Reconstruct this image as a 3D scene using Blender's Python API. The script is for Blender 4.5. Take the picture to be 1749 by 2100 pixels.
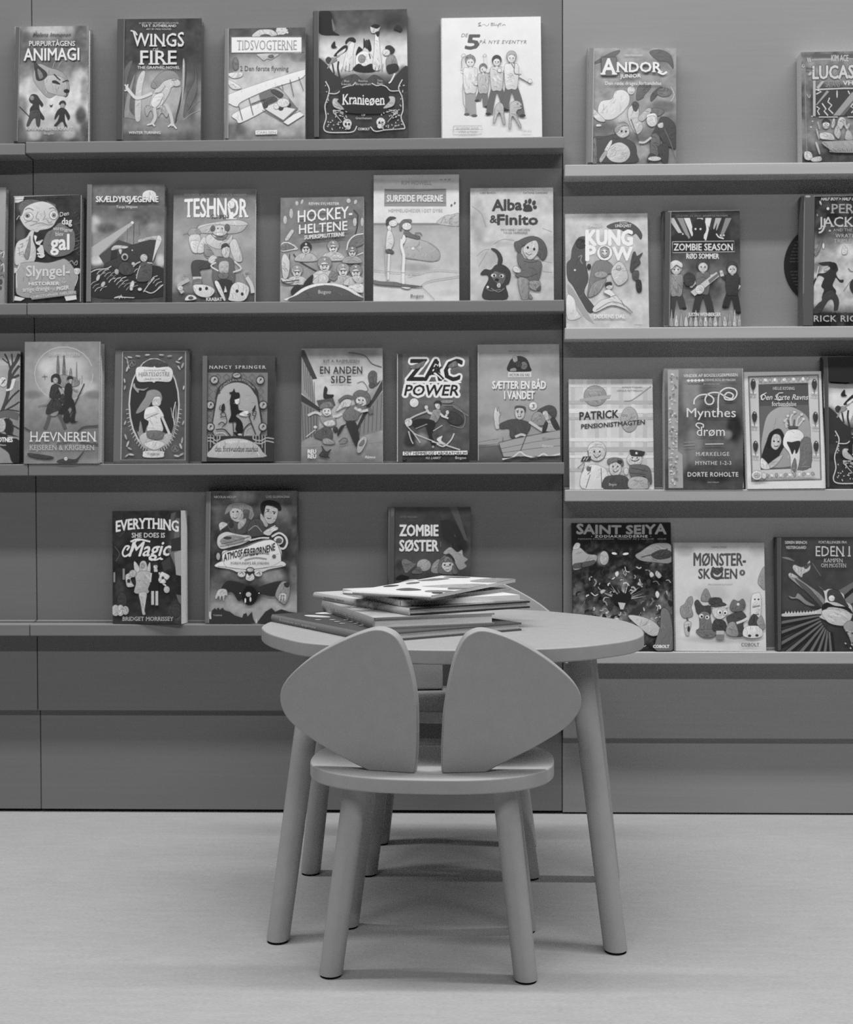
import bpy, bmesh, math, random
import numpy as np
from mathutils import Vector, Matrix
from mathutils.geometry import tessellate_polygon

for o in list(bpy.data.objects):
    bpy.data.objects.remove(o, do_unlink=True)
SC = bpy.context.scene
COL = SC.collection

# ------------------------------------------------------------------ camera
FPX, IW, IH = 2450.0, 1749.0, 2100.0          # focal length in pixels of the 1749 x 2100 frame
YAW, PITCH, ROLL = 0.0247, 0.01875, 0.0027
CAM = np.array([0.0, -2.25, 0.617])
_f = np.array([-math.sin(YAW) * math.cos(PITCH), math.cos(YAW) * math.cos(PITCH), -math.sin(PITCH)])
_r = np.array([math.cos(YAW), math.sin(YAW), 0.0])
_u = np.cross(_r, _f)
CR = _r * math.cos(ROLL) - _u * math.sin(ROLL)
CU = _u * math.cos(ROLL) + _r * math.sin(ROLL)
CF = _f
cam = bpy.data.cameras.new('camera')
cam.sensor_fit = 'VERTICAL'
cam.sensor_height = 36.0
cam.lens = FPX / IH * 36.0
cam.clip_start = 0.05
cam.dof.use_dof = True
cam.dof.focus_distance = 1.58
cam.dof.aperture_fstop = 11.0
camo = bpy.data.objects.new('camera', cam)
camo.matrix_world = Matrix(((CR[0], CU[0], -CF[0], CAM[0]), (CR[1], CU[1], -CF[1], CAM[1]),
                            (CR[2], CU[2], -CF[2], CAM[2]), (0, 0, 0, 1)))
COL.objects.link(camo)
SC.camera = camo
SC.cycles.use_denoising = False

# ------------------------------------------------------------------ light and exposure
vs = SC.view_settings
vs.view_transform = 'Standard'
vs.look = 'None'
vs.gamma = 1.0
vs.use_curve_mapping = False
vs.exposure = 0.0
world = bpy.data.worlds.new('room_light')
SC.world = world
world.use_nodes = True
world.node_tree.nodes['Background'].inputs[0].default_value = (1, 1, 1, 1)
world.node_tree.nodes['Background'].inputs[1].default_value = 0.005


def tube_row(name, x, y, z, length, width, power):
    """a row of ceiling tubes running parallel to the shelving"""
    l = bpy.data.lights.new(name, 'AREA')
    l.shape = 'RECTANGLE'
    l.size, l.size_y = length, width
    l.energy = power
    o = bpy.data.objects.new(name, l)
    o.location = (x, y, z)
    COL.objects.link(o)


tube_row('ceiling_tubes', 0.2, -0.79, 3.42, 6.0, 0.12, 158)
tube_row('ceiling_tubes', 0.2, -4.2, 4.0, 6.0, 0.14, 164)


# ------------------------------------------------------------------ small helpers
def ray(p):
    return CF + CR * ((p[0] - IW / 2) / FPX) - CU * ((p[1] - IH / 2) / FPX)


def on_plane(p, p0, n):
    d = ray(p)
    return CAM + d * (np.dot(np.asarray(p0) - CAM, n) / np.dot(d, n))


def on_z(p, z):
    return on_plane(p, (0, 0, z), np.array([0, 0, 1.0]))


def on_y(p, y):
    return on_plane(p, (0, y, 0), np.array([0, 1.0, 0]))


def to_px(P):
    d = np.asarray(P) - CAM
    z = d @ CF
    return np.stack([IW / 2 + FPX * (d @ CR) / z, IH / 2 - FPX * (d @ CU) / z], -1)


def lin(t):
    t = np.asarray(t, float) / 255.0
    return np.where(t <= 0.04045, t / 12.92, ((t + 0.055) / 1.055) ** 2.4)


INK = 0.93                       # paper and ink reflectance for a tone read as 255


def alb(t):
    return np.clip(lin(t) * INK, 0.012, 0.9)


def material(name, build):
    m = bpy.data.materials.new(name)
    m.use_nodes = True
    nt = m.node_tree
    b = nt.nodes['Principled BSDF']
    build(nt, b)
    return m


def paint(name, base, var=0.06, rough=0.55, spec=0.25, scale=(30, 30, 30), bump=0.0, detail=4):
    """an even coat with a little grain in it"""
    def build(nt, b):
        tc = nt.nodes.new('ShaderNodeTexCoord')
        mp = nt.nodes.new('ShaderNodeMapping')
        mp.inputs['Scale'].default_value = scale
        nz = nt.nodes.new('ShaderNodeTexNoise')
        nz.inputs['Scale'].default_value = 1.0
        nz.inputs['Detail'].default_value = detail
        rp = nt.nodes.new('ShaderNodeValToRGB')
        lo, hi = base * (1 - var), base * (1 + var)
        rp.color_ramp.elements[0].position = 0.3
        rp.color_ramp.elements[1].position = 0.7
        rp.color_ramp.elements[0].color = (lo, lo, lo, 1)
        rp.color_ramp.elements[1].color = (hi, hi, hi, 1)
        nt.links.new(tc.outputs['Object'], mp.inputs[0])
        nt.links.new(mp.outputs[0], nz.inputs['Vector'])
        nt.links.new(nz.outputs['Fac'], rp.inputs[0])
        nt.links.new(rp.outputs[0], b.inputs['Base Color'])
        if bump:
            bp = nt.nodes.new('ShaderNodeBump')
            bp.inputs['Strength'].default_value = bump
            bp.inputs['Distance'].default_value = 0.001
            nt.links.new(nz.outputs['Fac'], bp.inputs['Height'])
            nt.links.new(bp.outputs[0], b.inputs['Normal'])
        b.inputs['Roughness'].default_value = rough
        b.inputs['Specular IOR Level'].default_value = spec
    return material(name, build)


def floor_build(nt, b):
    tc = nt.nodes.new('ShaderNodeTexCoord')

    def noise(sc, detail, w=0.0):
        mp = nt.nodes.new('ShaderNodeMapping')
        mp.inputs['Scale'].default_value = sc
        mp.inputs['Location'].default_value = (w, w, 0)
        nz = nt.nodes.new('ShaderNodeTexNoise')
        nz.inputs['Scale'].default_value = 1.0
        nz.inputs['Detail'].default_value = detail
        nt.links.new(tc.outputs['Object'], mp.inputs[0])
        nt.links.new(mp.outputs[0], nz.inputs['Vector'])
        return nz.outputs['Fac']

    def math_(op, a, c):
        m = nt.nodes.new('ShaderNodeMath')
        m.operation = op
        for i, v in enumerate((a, c)):
            if isinstance(v, (int, float)):
                m.inputs[i].default_value = v
            else:
                nt.links.new(v, m.inputs[i])
        return m.outputs[0]
    streak = noise((22, 90, 1), 6)
    cloud = noise((5, 9, 1), 3, 4.0)
    fleck = noise((160, 420, 1), 2, 9.0)
    v = math_('ADD', math_('MULTIPLY', math_('SUBTRACT', streak, 0.5), 0.085),
              math_('MULTIPLY', math_('SUBTRACT', cloud, 0.5), 0.05))
    v = math_('ADD', v, math_('MULTIPLY', math_('SUBTRACT', fleck, 0.5), 0.14))
    v = math_('ADD', v, FLOOR_BASE)
    cb = nt.nodes.new('ShaderNodeCombineColor')
    for i in range(3):
        nt.links.new(v, cb.inputs[i])
    nt.links.new(cb.outputs[0], b.inputs['Base Color'])
    b.inputs['Roughness'].default_value = 0.5
    b.inputs['Specular IOR Level'].default_value = 0.2


FLOOR_BASE = 0.375
M_FLOOR = material('linoleum_floor', floor_build)
M_WALL = paint('plaster_wall', 0.45)
M_DARK = paint('stained_panel_dark', 0.195, 0.03, 0.5, 0.2, (5, 60, 160))
M_DARK_LIP = paint('stained_shelf_dark', 0.222, 0.05, 0.5, 0.2, (4, 60, 60))
M_LIGHT = paint('stained_panel_light', 0.292, 0.03, 0.5, 0.2, (5, 60, 160))
M_LIGHT_LIP = paint('stained_shelf_light', 0.46, 0.05, 0.5, 0.2, (4, 60, 60))
M_GREY = paint('grey_lacquer', 0.352, 0.03, 0.42, 0.3, (60, 60, 60), 0.03)
M_PAD = paint('black_felt', 0.012, 0.1, 0.9, 0.0)
M_PAGE = paint('paper_pages', 0.84, 0.10, 0.8, 0.05, (40, 40, 900))
M_DISC = paint('black_disc', 0.02, 0.1, 0.5, 0.2)


def cover_build(nt, b):
    at = nt.nodes.new('ShaderNodeAttribute')
    at.attribute_name = 'ink'
    tc = nt.nodes.new('ShaderNodeTexCoord')
    nz = nt.nodes.new('ShaderNodeTexNoise')
    nz.inputs['Scale'].default_value = 700.0
    nz.inputs['Detail'].default_value = 2.0
    mr = nt.nodes.new('ShaderNodeMapRange')
    mr.inputs['To Min'].default_value = 0.86
    mr.inputs['To Max'].default_value = 1.14
    mx = nt.nodes.new('ShaderNodeMix')
    mx.data_type = 'RGBA'
    mx.blend_type = 'MULTIPLY'
    mx.inputs['Factor'].default_value = 1.0
    nt.links.new(tc.outputs['Object'], nz.inputs['Vector'])
    nt.links.new(nz.outputs['Fac'], mr.inputs['Value'])
    nt.links.new(at.outputs['Color'], mx.inputs['A'])
    nt.links.new(mr.outputs[0], mx.inputs['B'])
    nt.links.new(mx.outputs['Result'], b.inputs['Base Color'])
    b.inputs['Roughness'].default_value = 0.45
    b.inputs['Specular IOR Level'].default_value = 0.22


M_COVER = material('printed_cover', cover_build)


def link(name, me, m=None, parent=None):
    o = bpy.data.objects.new(name, me)
    COL.objects.link(o)
    if m:
        me.materials.append(m)
    if parent:
        o.parent = parent
    return o


def from_bm(name, bm, m, parent=None, smooth=False):
    bmesh.ops.recalc_face_normals(bm, faces=bm.faces)
    me = bpy.data.meshes.new(name)
    bm.to_mesh(me)
    bm.free()
    if smooth:
        me.polygons.foreach_set('use_smooth', [True] * len(me.polygons))
        me.set_sharp_from_angle(angle=math.radians(50))
    o = link(name, me, m, parent)
    if smooth:
        wn = o.modifiers.new('even_faces', 'WEIGHTED_NORMAL')
        wn.weight = 100
        wn.keep_sharp = True
    return o


def empty(name, label, cat, loc, group=None, rot=0.0):
    o = bpy.data.objects.new(name, None)
    o.location = loc
    o.rotation_euler = (0, 0, rot)
    o.empty_display_size = 0.05
    COL.objects.link(o)
    o['label'] = label
    o['category'] = cat
    if group:
        o['group'] = group
    return o


def box_bm(x0, x1, y0, y1, z0, z1, bevel=0.0, seg=2):
    bm = bmesh.new()
    bmesh.ops.create_cube(bm, size=1)
    for v in bm.verts:
        v.co = Vector(((x0 + x1) / 2 + v.co.x * (x1 - x0), (y0 + y1) / 2 + v.co.y * (y1 - y0),
                       (z0 + z1) / 2 + v.co.z * (z1 - z0)))
    if bevel:
        bmesh.ops.bevel(bm, geom=list(bm.edges), offset=bevel, segments=seg, profile=0.5, affect='EDGES')
    return bm


def smooth_closed(pts, n=6):
    """Catmull-Rom through a closed ring of points"""
    p = np.asarray(pts, float)
    k = len(p)
    out = []
    for i in range(k):
        a, b, c, d = p[(i - 1) % k], p[i], p[(i + 1) % k], p[(i + 2) % k]
        for s in range(n):
            t = s / n
            out.append(0.5 * ((2 * b) + (c - a) * t + (2 * a - 5 * b + 4 * c - d) * t * t
                              + (3 * b - a - 3 * c + d) * t ** 3))
    return np.array(out)


def smooth_open(pts, n=6):
    p = np.asarray(pts, float)
    if len(p) < 3:
        return p
    q = np.vstack([2 * p[0] - p[1], p, 2 * p[-1] - p[-2]])
    out = []
    for i in range(1, len(q) - 2):
        a, b, c, d = q[i - 1], q[i], q[i + 1], q[i + 2]
        for s in range(n):
            t = s / n
            out.append(0.5 * ((2 * b) + (c - a) * t + (2 * a - 5 * b + 4 * c - d) * t * t
                              + (3 * b - a - 3 * c + d) * t ** 3))
    out.append(p[-1])
    return np.array(out)


def slab_bm(ring, thick_vec, bevel=0.002, seg=3):
    """a plate: a ring of 3D points and its copy moved by thick_vec, with rounded rims"""
    bm = bmesh.new()
    a = [bm.verts.new(Vector(p)) for p in ring]
    b = [bm.verts.new(Vector(p) + Vector(thick_vec)) for p in ring]
    n = len(ring)
    fa = bm.faces.new(a)
    fb = bm.faces.new(b[::-1])
    for i in range(n):
        bm.faces.new((a[i], b[i], b[(i + 1) % n], a[(i + 1) % n]))
    bmesh.ops.recalc_face_normals(bm, faces=bm.faces)
    rims = list(fa.edges) + list(fb.edges)
    bmesh.ops.bevel(bm, geom=rims, offset=bevel, segments=seg, profile=0.5, affect='EDGES', clamp_overlap=True)
    return bm


def leg_bm(foot, top, r0, r1, cut=0.0, seg=28):
    """a round leg from foot to top, its foot cut level with the floor"""
    foot, top = Vector(foot), Vector(top)
    ax = (top - foot).normalized()
    bm = bmesh.new()
    rings = []
    e1 = Vector((1, 0, 0))
    for k, t in enumerate((0.0, 0.004, 0.02, 0.35, 0.7, 1.0)):
        c = foot.lerp(top, t)
        r = r0 + (r1 - r0) * t
        if k == 0:
            r -= 0.002
        rings.append([bm.verts.new(c + Vector((math.cos(i * 2 * math.pi / seg) * r, math.sin(i * 2 * math.pi / seg) * r, 0)))
                      for i in range(seg)])
    for a, b in zip(rings, rings[1:]):
        for i in range(seg):
            bm.faces.new((a[i], a[(i + 1) % seg], b[(i + 1) % seg], b[i]))
    bm.faces.new(rings[0][::-1])
    bm.faces.new(rings[-1])
    return bm


def disc_bm(c, r, h, seg=28):
    bm = bmesh.new()
    bmesh.ops.create_cone(bm, cap_ends=True, segments=seg, radius1=r, radius2=r, depth=h,
                          matrix=Matrix.Translation((c[0], c[1], c[2] + h / 2)))
    return bm


# ------------------------------------------------------------------ the setting
def structure(name, bm, m):
    o = from_bm(name, bm, m)
    o['kind'] = 'structure'
    return o


structure('floor', box_bm(-2.3, 2.3, -2.9, 0.10, -0.02, 0.0), M_FLOOR)
structure('wall_back', box_bm(-3.2, 3.2, 0.05, 0.10, 0.0, 4.1), M_WALL)


# ------------------------------------------------------------------ shelving
XS0, XS1 = -0.7975, 0.2005       # the two upright seams
LEFT_Z = [1.264, 0.9655, 0.6665, 0.367]
RIGHT_Z = [1.2125, 0.9140, 0.6160, 0.3160]
TH, DEEP = 0.0218, 0.040


def bay(x0, x1, zs, kick, gap, mp, ml, label):
    t = empty('display_shelf_unit', label, 'bookshelf', ((x0 + x1) / 2, 0, 0), 'face-out display shelving')
    cx = (x0 + x1) / 2

    def part(name, bm, m, parent=t):
        bmesh.ops.translate(bm, verts=bm.verts, vec=(-cx, 0, 0))
        return from_bm(name, bm, m, parent, True)
    part('back_panel', box_bm(x0 + .0008, x1 - .0008, 0.0, 0.014, kick, 1.75, 0.0006, 1), mp)
    part('base_panel', box_bm(x0 + .0008, x1 - .0008, 0.014, 0.030, gap, kick + 0.02, 0.0006, 1), mp)
    part('plinth', box_bm(x0 + .001, x1 - .001, 0.034, 0.048, 0.0, 0.06), M_PAD)
    for z in zs:
        s = part('shelf', box_bm(x0 + .0006, x1 - .0006, -DEEP, 0.0, z - TH, z, 0.0018, 3), ml)
        part('rear_rail', box_bm(x0 + .002, x1 - .002, -0.009, 0.0, z, z + 0.0042, 0.001, 1), ml, s)
    return t


bay(XS0 - 1.0, XS0, [z - 0.0025 for z in LEFT_Z[:1]] + LEFT_Z[1:], 0.1985, 0.0062, M_DARK, M_DARK_LIP,
    'dark grey shelf unit at the far left edge, only its right end in view')
bay(XS0, XS1, LEFT_Z, 0.1985, 0.0062, M_DARK, M_DARK_LIP,
    'dark grey wide shelf unit in the middle, behind the table')
bay(XS1, XS1 + 1.0, RIGHT_Z, 0.1475, 0.0035, M_LIGHT, M_LIGHT_LIP,
    'lighter grey shelf unit on the right with its shelves set lower')

# ------------------------------------------------------------------ the table
TOP_Z, TOP_T = 0.4125, 0.0195
rim_px = [(536.5, 1288), (541, 1281), (557.7, 1274.5), (1000, 1248.6), (1075.7, 1250.8), (1120, 1253), (1150, 1255.6), (1204.8, 1261),
          (1252.7, 1267.7), (1287, 1274.8), (1311, 1285), (1320.5, 1296.5), (1314, 1305.4), (1287, 1313.5), (1235.6, 1320.8),
          (1184, 1326), (1110, 1330), (1000, 1332.5), (871, 1332), (770, 1328.5), (678, 1322), (623, 1317), (588.6, 1310), (552, 1299)]
rim = [on_z(p, TOP_Z) for p in rim_px]
# the far rim behind the books, between the two seen ends
back = [(-0.258, -0.400), (-0.205, -0.330), (-0.130, -0.282), (-0.035, -0.260)]
rim = rim[:3] + [np.array([x, y, TOP_Z]) for x, y in back] + rim[3:]
ring = smooth_closed(rim, 5)
table = empty('play_table', 'low grey round children\'s table holding the stack of books', 'table', (-0.01, -0.56, 0))


def child(name, bm, m, parent, origin, smooth=True):
    bmesh.ops.translate(bm, verts=bm.verts, vec=-Vector(origin))
    return from_bm(name, bm, m, parent, smooth)


child('tabletop', slab_bm(ring[::-1], (0, 0, -TOP_T), 0.0022), M_GREY, table, table.location)
PAD = 0.0022
for foot_px, dx, dy in (((570, 1930), 0.050, 0.045), ((1262, 1951), -0.044, 0.047),
                        ((637, 1791), 0.046, -0.045), ((1250, 1804), -0.046, -0.043)):
    f = on_z(foot_px, 0.0)
    top = (f[0] + dx, f[1] + dy, TOP_Z - TOP_T + 0.002)
    lg = child('leg', leg_bm((f[0], f[1], PAD), top, 0.0158, 0.0166), M_GREY, table, table.location)
    child('foot_pad', disc_bm((f[0], f[1], 0.0), 0.0142, PAD), M_PAD, lg, table.location, False)


# ------------------------------------------------------------------ the chairs
SEAT_Z, SEAT_T = 0.262, 0.019
near = Vector((-0.0335, -0.672, 0))
chair = empty('child_chair', 'low grey child\'s chair with two ear-shaped back panels, in front of the table', 'chair',
              near, 'matching ear-backed chairs')
ca = math.radians(-3.2)
cc, cs = math.cos(ca), math.sin(ca)
ring = []
for i in range(72):
    t = i * 2 * math.pi / 72
    c, s = math.cos(t), math.sin(t)
    e = 2 / 2.5
    x = 0.1605 * abs(c) ** e * (1 if c > 0 else -1)
    y = (0.122 if s > 0 else 0.122) * abs(s) ** e * (1 if s > 0 else -1)
    ring.append((near.x + 0.0015 + x * cc - y * cs, near.y + x * cs + y * cc, SEAT_Z))
child('seat', slab_bm(ring[::-1], (0, 0, -SEAT_T), 0.0025), M_GREY, chair, near)
for foot_px, top in (((678.5, 2000), (-0.128, -0.735)), ((1078, 2011), (0.060, -0.745)),
                     ((714, 1900), (-0.121, -0.618)), ((1077, 1909), (0.066, -0.628))):
    f = on_z(foot_px, 0.0)
    lg = child('leg', leg_bm((f[0], f[1], PAD), (top[0], top[1], SEAT_Z - SEAT_T + 0.002), 0.0150, 0.0158), M_GREY, chair, near)
    child('foot_pad', disc_bm((f[0], f[1], 0.0), 0.0134, PAD), M_PAD, lg, near, False)
EAR_L = [(849.6, 1586.6), (852.6, 1550), (853.8, 1512.5), (853.6, 1475), (852, 1437.5), (843.5, 1386), (829.4, 1339), (813, 1308.6), (792, 1294.5),
         (768.5, 1291), (740, 1298), (707.5, 1311), (674.7, 1327), (642, 1346), (613.8, 1367), (590, 1390.6), (577, 1411.7),
         (573.6, 1431), (577, 1451.6), (588, 1472.7), (609, 1493.8), (637, 1515), (674.7, 1538.3), (712, 1559.4), (745, 1576), (766, 1586.2)]
EAR_R = [(907, 1586.6), (906.5, 1550), (908, 1512.5), (910, 1475), (913.5, 1447), (923, 1391), (935.5, 1344), (952, 1311), (970.5, 1297),
         (989, 1293), (1012, 1297), (1045, 1308.6), (1082.5, 1327), (1120, 1350.8), (1153, 1376.6), (1178.6, 1402), (1189.5, 1421),
         (1192.4, 1437.5), (1189.5, 1456), (1176, 1477), (1153, 1498.5), (1120, 1519.6), (1082.5, 1540.6), (1040.3, 1561.7), (1017, 1573.5), (996, 1586.2)]
lean = math.radians(10.0)
for pts, yaw, bx in ((EAR_L, math.radians(-10 - 3.2), 852), (EAR_R, math.radians(10 - 3.2), 905)):
    p0 = on_z((bx, 1587), SEAT_Z - 0.0005)
    n = np.array([math.sin(yaw) * math.cos(lean), -math.cos(yaw) * math.cos(lean), math.sin(lean) * -1.0])
    # the outer sides of the back bend away towards the sitter
    ring = [on_plane(p, p0, n) for p in smooth_open(pts, 4)]
    ring = [np.array([r[0], r[1], max(r[2], SEAT_Z - 0.0005)]) for r in ring]
    child('ear_back_panel', slab_bm(ring, -n * 0.0165, 0.0022), M_GREY, chair, near)


def dup(root, loc, rotz, label):
    r = root.copy()
    COL.objects.link(r)
    r.location, r.rotation_euler = loc, (0, 0, rotz)
    r['label'] = label
    for ch in list(root.children):
        c = ch.copy()
        COL.objects.link(c)
        c.parent = r
        for g in ch.children:
            d = g.copy()
            COL.objects.link(d)
            d.parent = c
    return r


far = dup(chair, (-0.009, -0.265, 0), math.pi, 'low grey ear-backed child\'s chair behind the table, mostly hidden')
far.scale = (1.04, 1.0, 1.03)      # far copy enlarged a little so its ear shows behind the book stack


# ------------------------------------------------------------------ printed covers
# A cover is described as a list of print marks in the coordinates of one working sheet (ox, oy, scale).
def pts(s):
    if isinstance(s, str):
        return np.array([[float(v) for v in q.split(',')] for q in s.split()])
    return np.asarray(s, float)


def ell(x, y, rx, ry, rot=0, n=22):
    a = np.linspace(0, 2 * math.pi, n, endpoint=False)
    c, s = math.cos(math.radians(rot)), math.sin(math.radians(rot))
    ex, ey = rx * np.cos(a), ry * np.sin(a)
    return np.stack([x + ex * c - ey * s, y + ex * s + ey * c], 1)


def G(*st): return ('G', st)
def B(x, y, rx, ry, t, a=1.0, rot=0): return ('B', x, y, rx, ry, t, a, rot)
def N(amp, sc, seed=0): return ('N', amp, sc, seed)
def P(t, p): return ('P', t, pts(p))
def S(t, p): return ('P', t, smooth_closed(pts(p), 4), 1)
def E(t, x, y, rx, ry, rot=0): return ('P', t, ell(x, y, rx, ry, rot), 1)
def L(t, w, p): return ('L', t, w, pts(p))
def C(t, w, p): return ('L', t, w, smooth_open(pts(p), 5))
def R(t, x0, y0, x1, y1): return ('P', t, np.array([[x0, y0], [x1, y0], [x1, y1], [x0, y1]], float))


def T(t, txt, x0, yb, x1, cap, **k): return ('T', t, txt, x0, yb, x1, cap, k)


def FIG(x, y, h, hair=60, skin=190, top=120, bot=80, arms=((-.12, .42), (.12, .42)), legs=((-.07, .93), (.07, .93)), hr=.075, w=1.0, flow=0):
    """a small plain drawn figure: head at x, y and h tall over all"""
    o = []
    sh, hp = y + .13 * h, y + .46 * h
    ww = .085 * h * w
    for lx, ly in legs:
        kx, ky = x + lx * .75 * h, y + (.46 + (ly - .46) * .5) * h
        o.append(('L', bot, .085 * h * w, smooth_open([(x + np.sign(lx) * .035 * h, hp - .03 * h), (kx, ky), (x + lx * h, y + ly * h)], 3)))
        o.append(E(int(bot * .6), x + lx * h + np.sign(lx) * .02 * h, y + ly * h, .045 * h, .02 * h))
    for ax, ay in arms:
        ex, ey = x + np.sign(ax) * (.10 + .02 * w) * h, y + (.2 + (ay - .2) * .45) * h
        if ay < .12:
            ex, ey = x + np.sign(ax) * (abs(ax) * .6 + .06) * h, y + .14 * h
        o.append(('L', top, .06 * h * w, smooth_open([(x + np.sign(ax) * ww * .9, sh + .03 * h), (ex, ey)], 2)))
        o.append(('L', skin, .045 * h * w, np.array([(ex, ey), (x + ax * h, y + ay * h)])))
        o.append(E(skin, x + ax * h, y + ay * h, .032 * h, .032 * h))
    o.append(S(top, [(x - ww, sh), (x - .02 * h, sh - .03 * h), (x + .02 * h, sh - .03 * h), (x + ww, sh), (x + ww * .8, hp), (x, hp + .02 * h), (x - ww * .8, hp)]))
    o.append(R(skin, x - .02 * h, y + .04 * h, x + .02 * h, y + .12 * h))
    if flow:
        o.append(S(hair, [(x - hr * h * 1.1, y - hr * h * .6), (x, y - hr * h * 1.35), (x + hr * h * 1.1, y - hr * h * .6),
                          (x + hr * h * 1.2 + max(flow, 0) * h, y + hr * h * 2.2), (x - hr * h * 1.2 + min(flow, 0) * h, y + hr * h * 2.2)]))
    o.append(E(hair, x, y - .018 * h, hr * h * 1.1, hr * h * 1.12))
    o.append(E(skin, x, y + .022 * h, hr * h * .84, hr * h * .86))
    for q in (-1, 1):
        o.append(E(40, x + q * hr * h * .34, y + .015 * h, hr * h * .12, hr * h * .14))
    return o


def flat(ops):
    out = []
    for o in ops:
        if isinstance(o, list):
            out.extend(flat(o))
        else:
            out.append(o)
    return out


# ---- lettering: every string is set once in Blender's own letterforms
TEXTS = {}


def want(s, sp):
    TEXTS.setdefault((s, sp), None)


def set_type():
    tmp = []
    for (s, sp) in TEXTS:
        c = bpy.data.curves.new('type', 'FONT')
        c.body = s
        c.space_character = sp
        c.resolution_u = 2
        o = bpy.data.objects.new('type', c)
        COL.objects.link(o)
        tmp.append(((s, sp), o, c))
    dg = bpy.context.evaluated_depsgraph_get()
    for k, o, c in tmp:
        ev = o.evaluated_get(dg)
        me = ev.to_mesh()
        v = np.empty(len(me.vertices) * 3)
        me.vertices.foreach_get('co', v)
        v = v.reshape(-1, 3)[:, :2].copy()
        me.calc_loop_triangles()
        t = np.empty(len(me.loop_triangles) * 3, dtype=np.int32)
        me.loop_triangles.foreach_get('vertices', t)
        TEXTS[k] = (v, t.reshape(-1, 3))
        ev.to_mesh_clear()
    for k, o, c in tmp:
        bpy.data.objects.remove(o, do_unlink=True)
        bpy.data.curves.remove(c)


CAP = 0.729                      # capital height of the letterforms in em


def serif_bars(v, t):
    """short slabs under and over the upright strokes"""
    e = {}
    for a, b, c in t:
        for i, j in ((a, b), (b, c), (c, a)):
            k = (min(i, j), max(i, j))
            e[k] = e.get(k, 0) + 1
    bars = []
    for y0, sgn in ((0.0, 1), (CAP, -1)):
        iv = []
        for (i, j), cnt in e.items():
            if cnt == 1 and abs(v[i, 1] - y0) < .025 and abs(v[j, 1] - y0) < .025:
                iv.append(sorted((v[i, 0], v[j, 0])))
        for a, b in iv:
            if .05 < b - a < .26:
                bars.append((a - .075, y0 - .02 * sgn, b + .075, y0 + .055 * sgn))
    return bars


def clip_poly(p, w, h):
    for ax, lim, sg in ((0, 0.0, 1), (0, w, -1), (1, 0.0, 1), (1, h, -1)):
        if len(p) == 0:
            return p
        d = (p[:, ax] - lim) * sg
        if (d >= 0).all():
            continue
        out = []
        for i in range(len(p)):
            a, b, da, db = p[i], p[(i + 1) % len(p)], d[i], d[(i + 1) % len(p)]
            if da >= 0:
                out.append(a)
            if (da >= 0) != (db >= 0):
                out.append(a + (b - a) * (da / (da - db)))
        p = np.array(out)
    return p


def vnoise(x, y, seed):
    rs = np.random.RandomState(seed)
    g = rs.rand(64, 64)
    xi, yi = np.floor(x).astype(int), np.floor(y).astype(int)
    fx, fy = x - xi, y - yi
    fx, fy = fx * fx * (3 - 2 * fx), fy * fy * (3 - 2 * fy)
    q = lambda a, b: g[a % 64, b % 64]
    return (q(xi, yi) * (1 - fx) * (1 - fy) + q(xi + 1, yi) * fx * (1 - fy)
            + q(xi, yi + 1) * (1 - fx) * fy + q(xi + 1, yi + 1) * fx * fy) - .5


def inside(poly, p):
    x, y = poly[:, 0], poly[:, 1]
    x2, y2 = np.roll(x, -1), np.roll(y, -1)
    c = ((y > p[1]) != (y2 > p[1])) & (p[0] < (x2 - x) * (p[1] - y) / (y2 - y + 1e-15) + x)
    return bool(c.sum() % 2)


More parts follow.
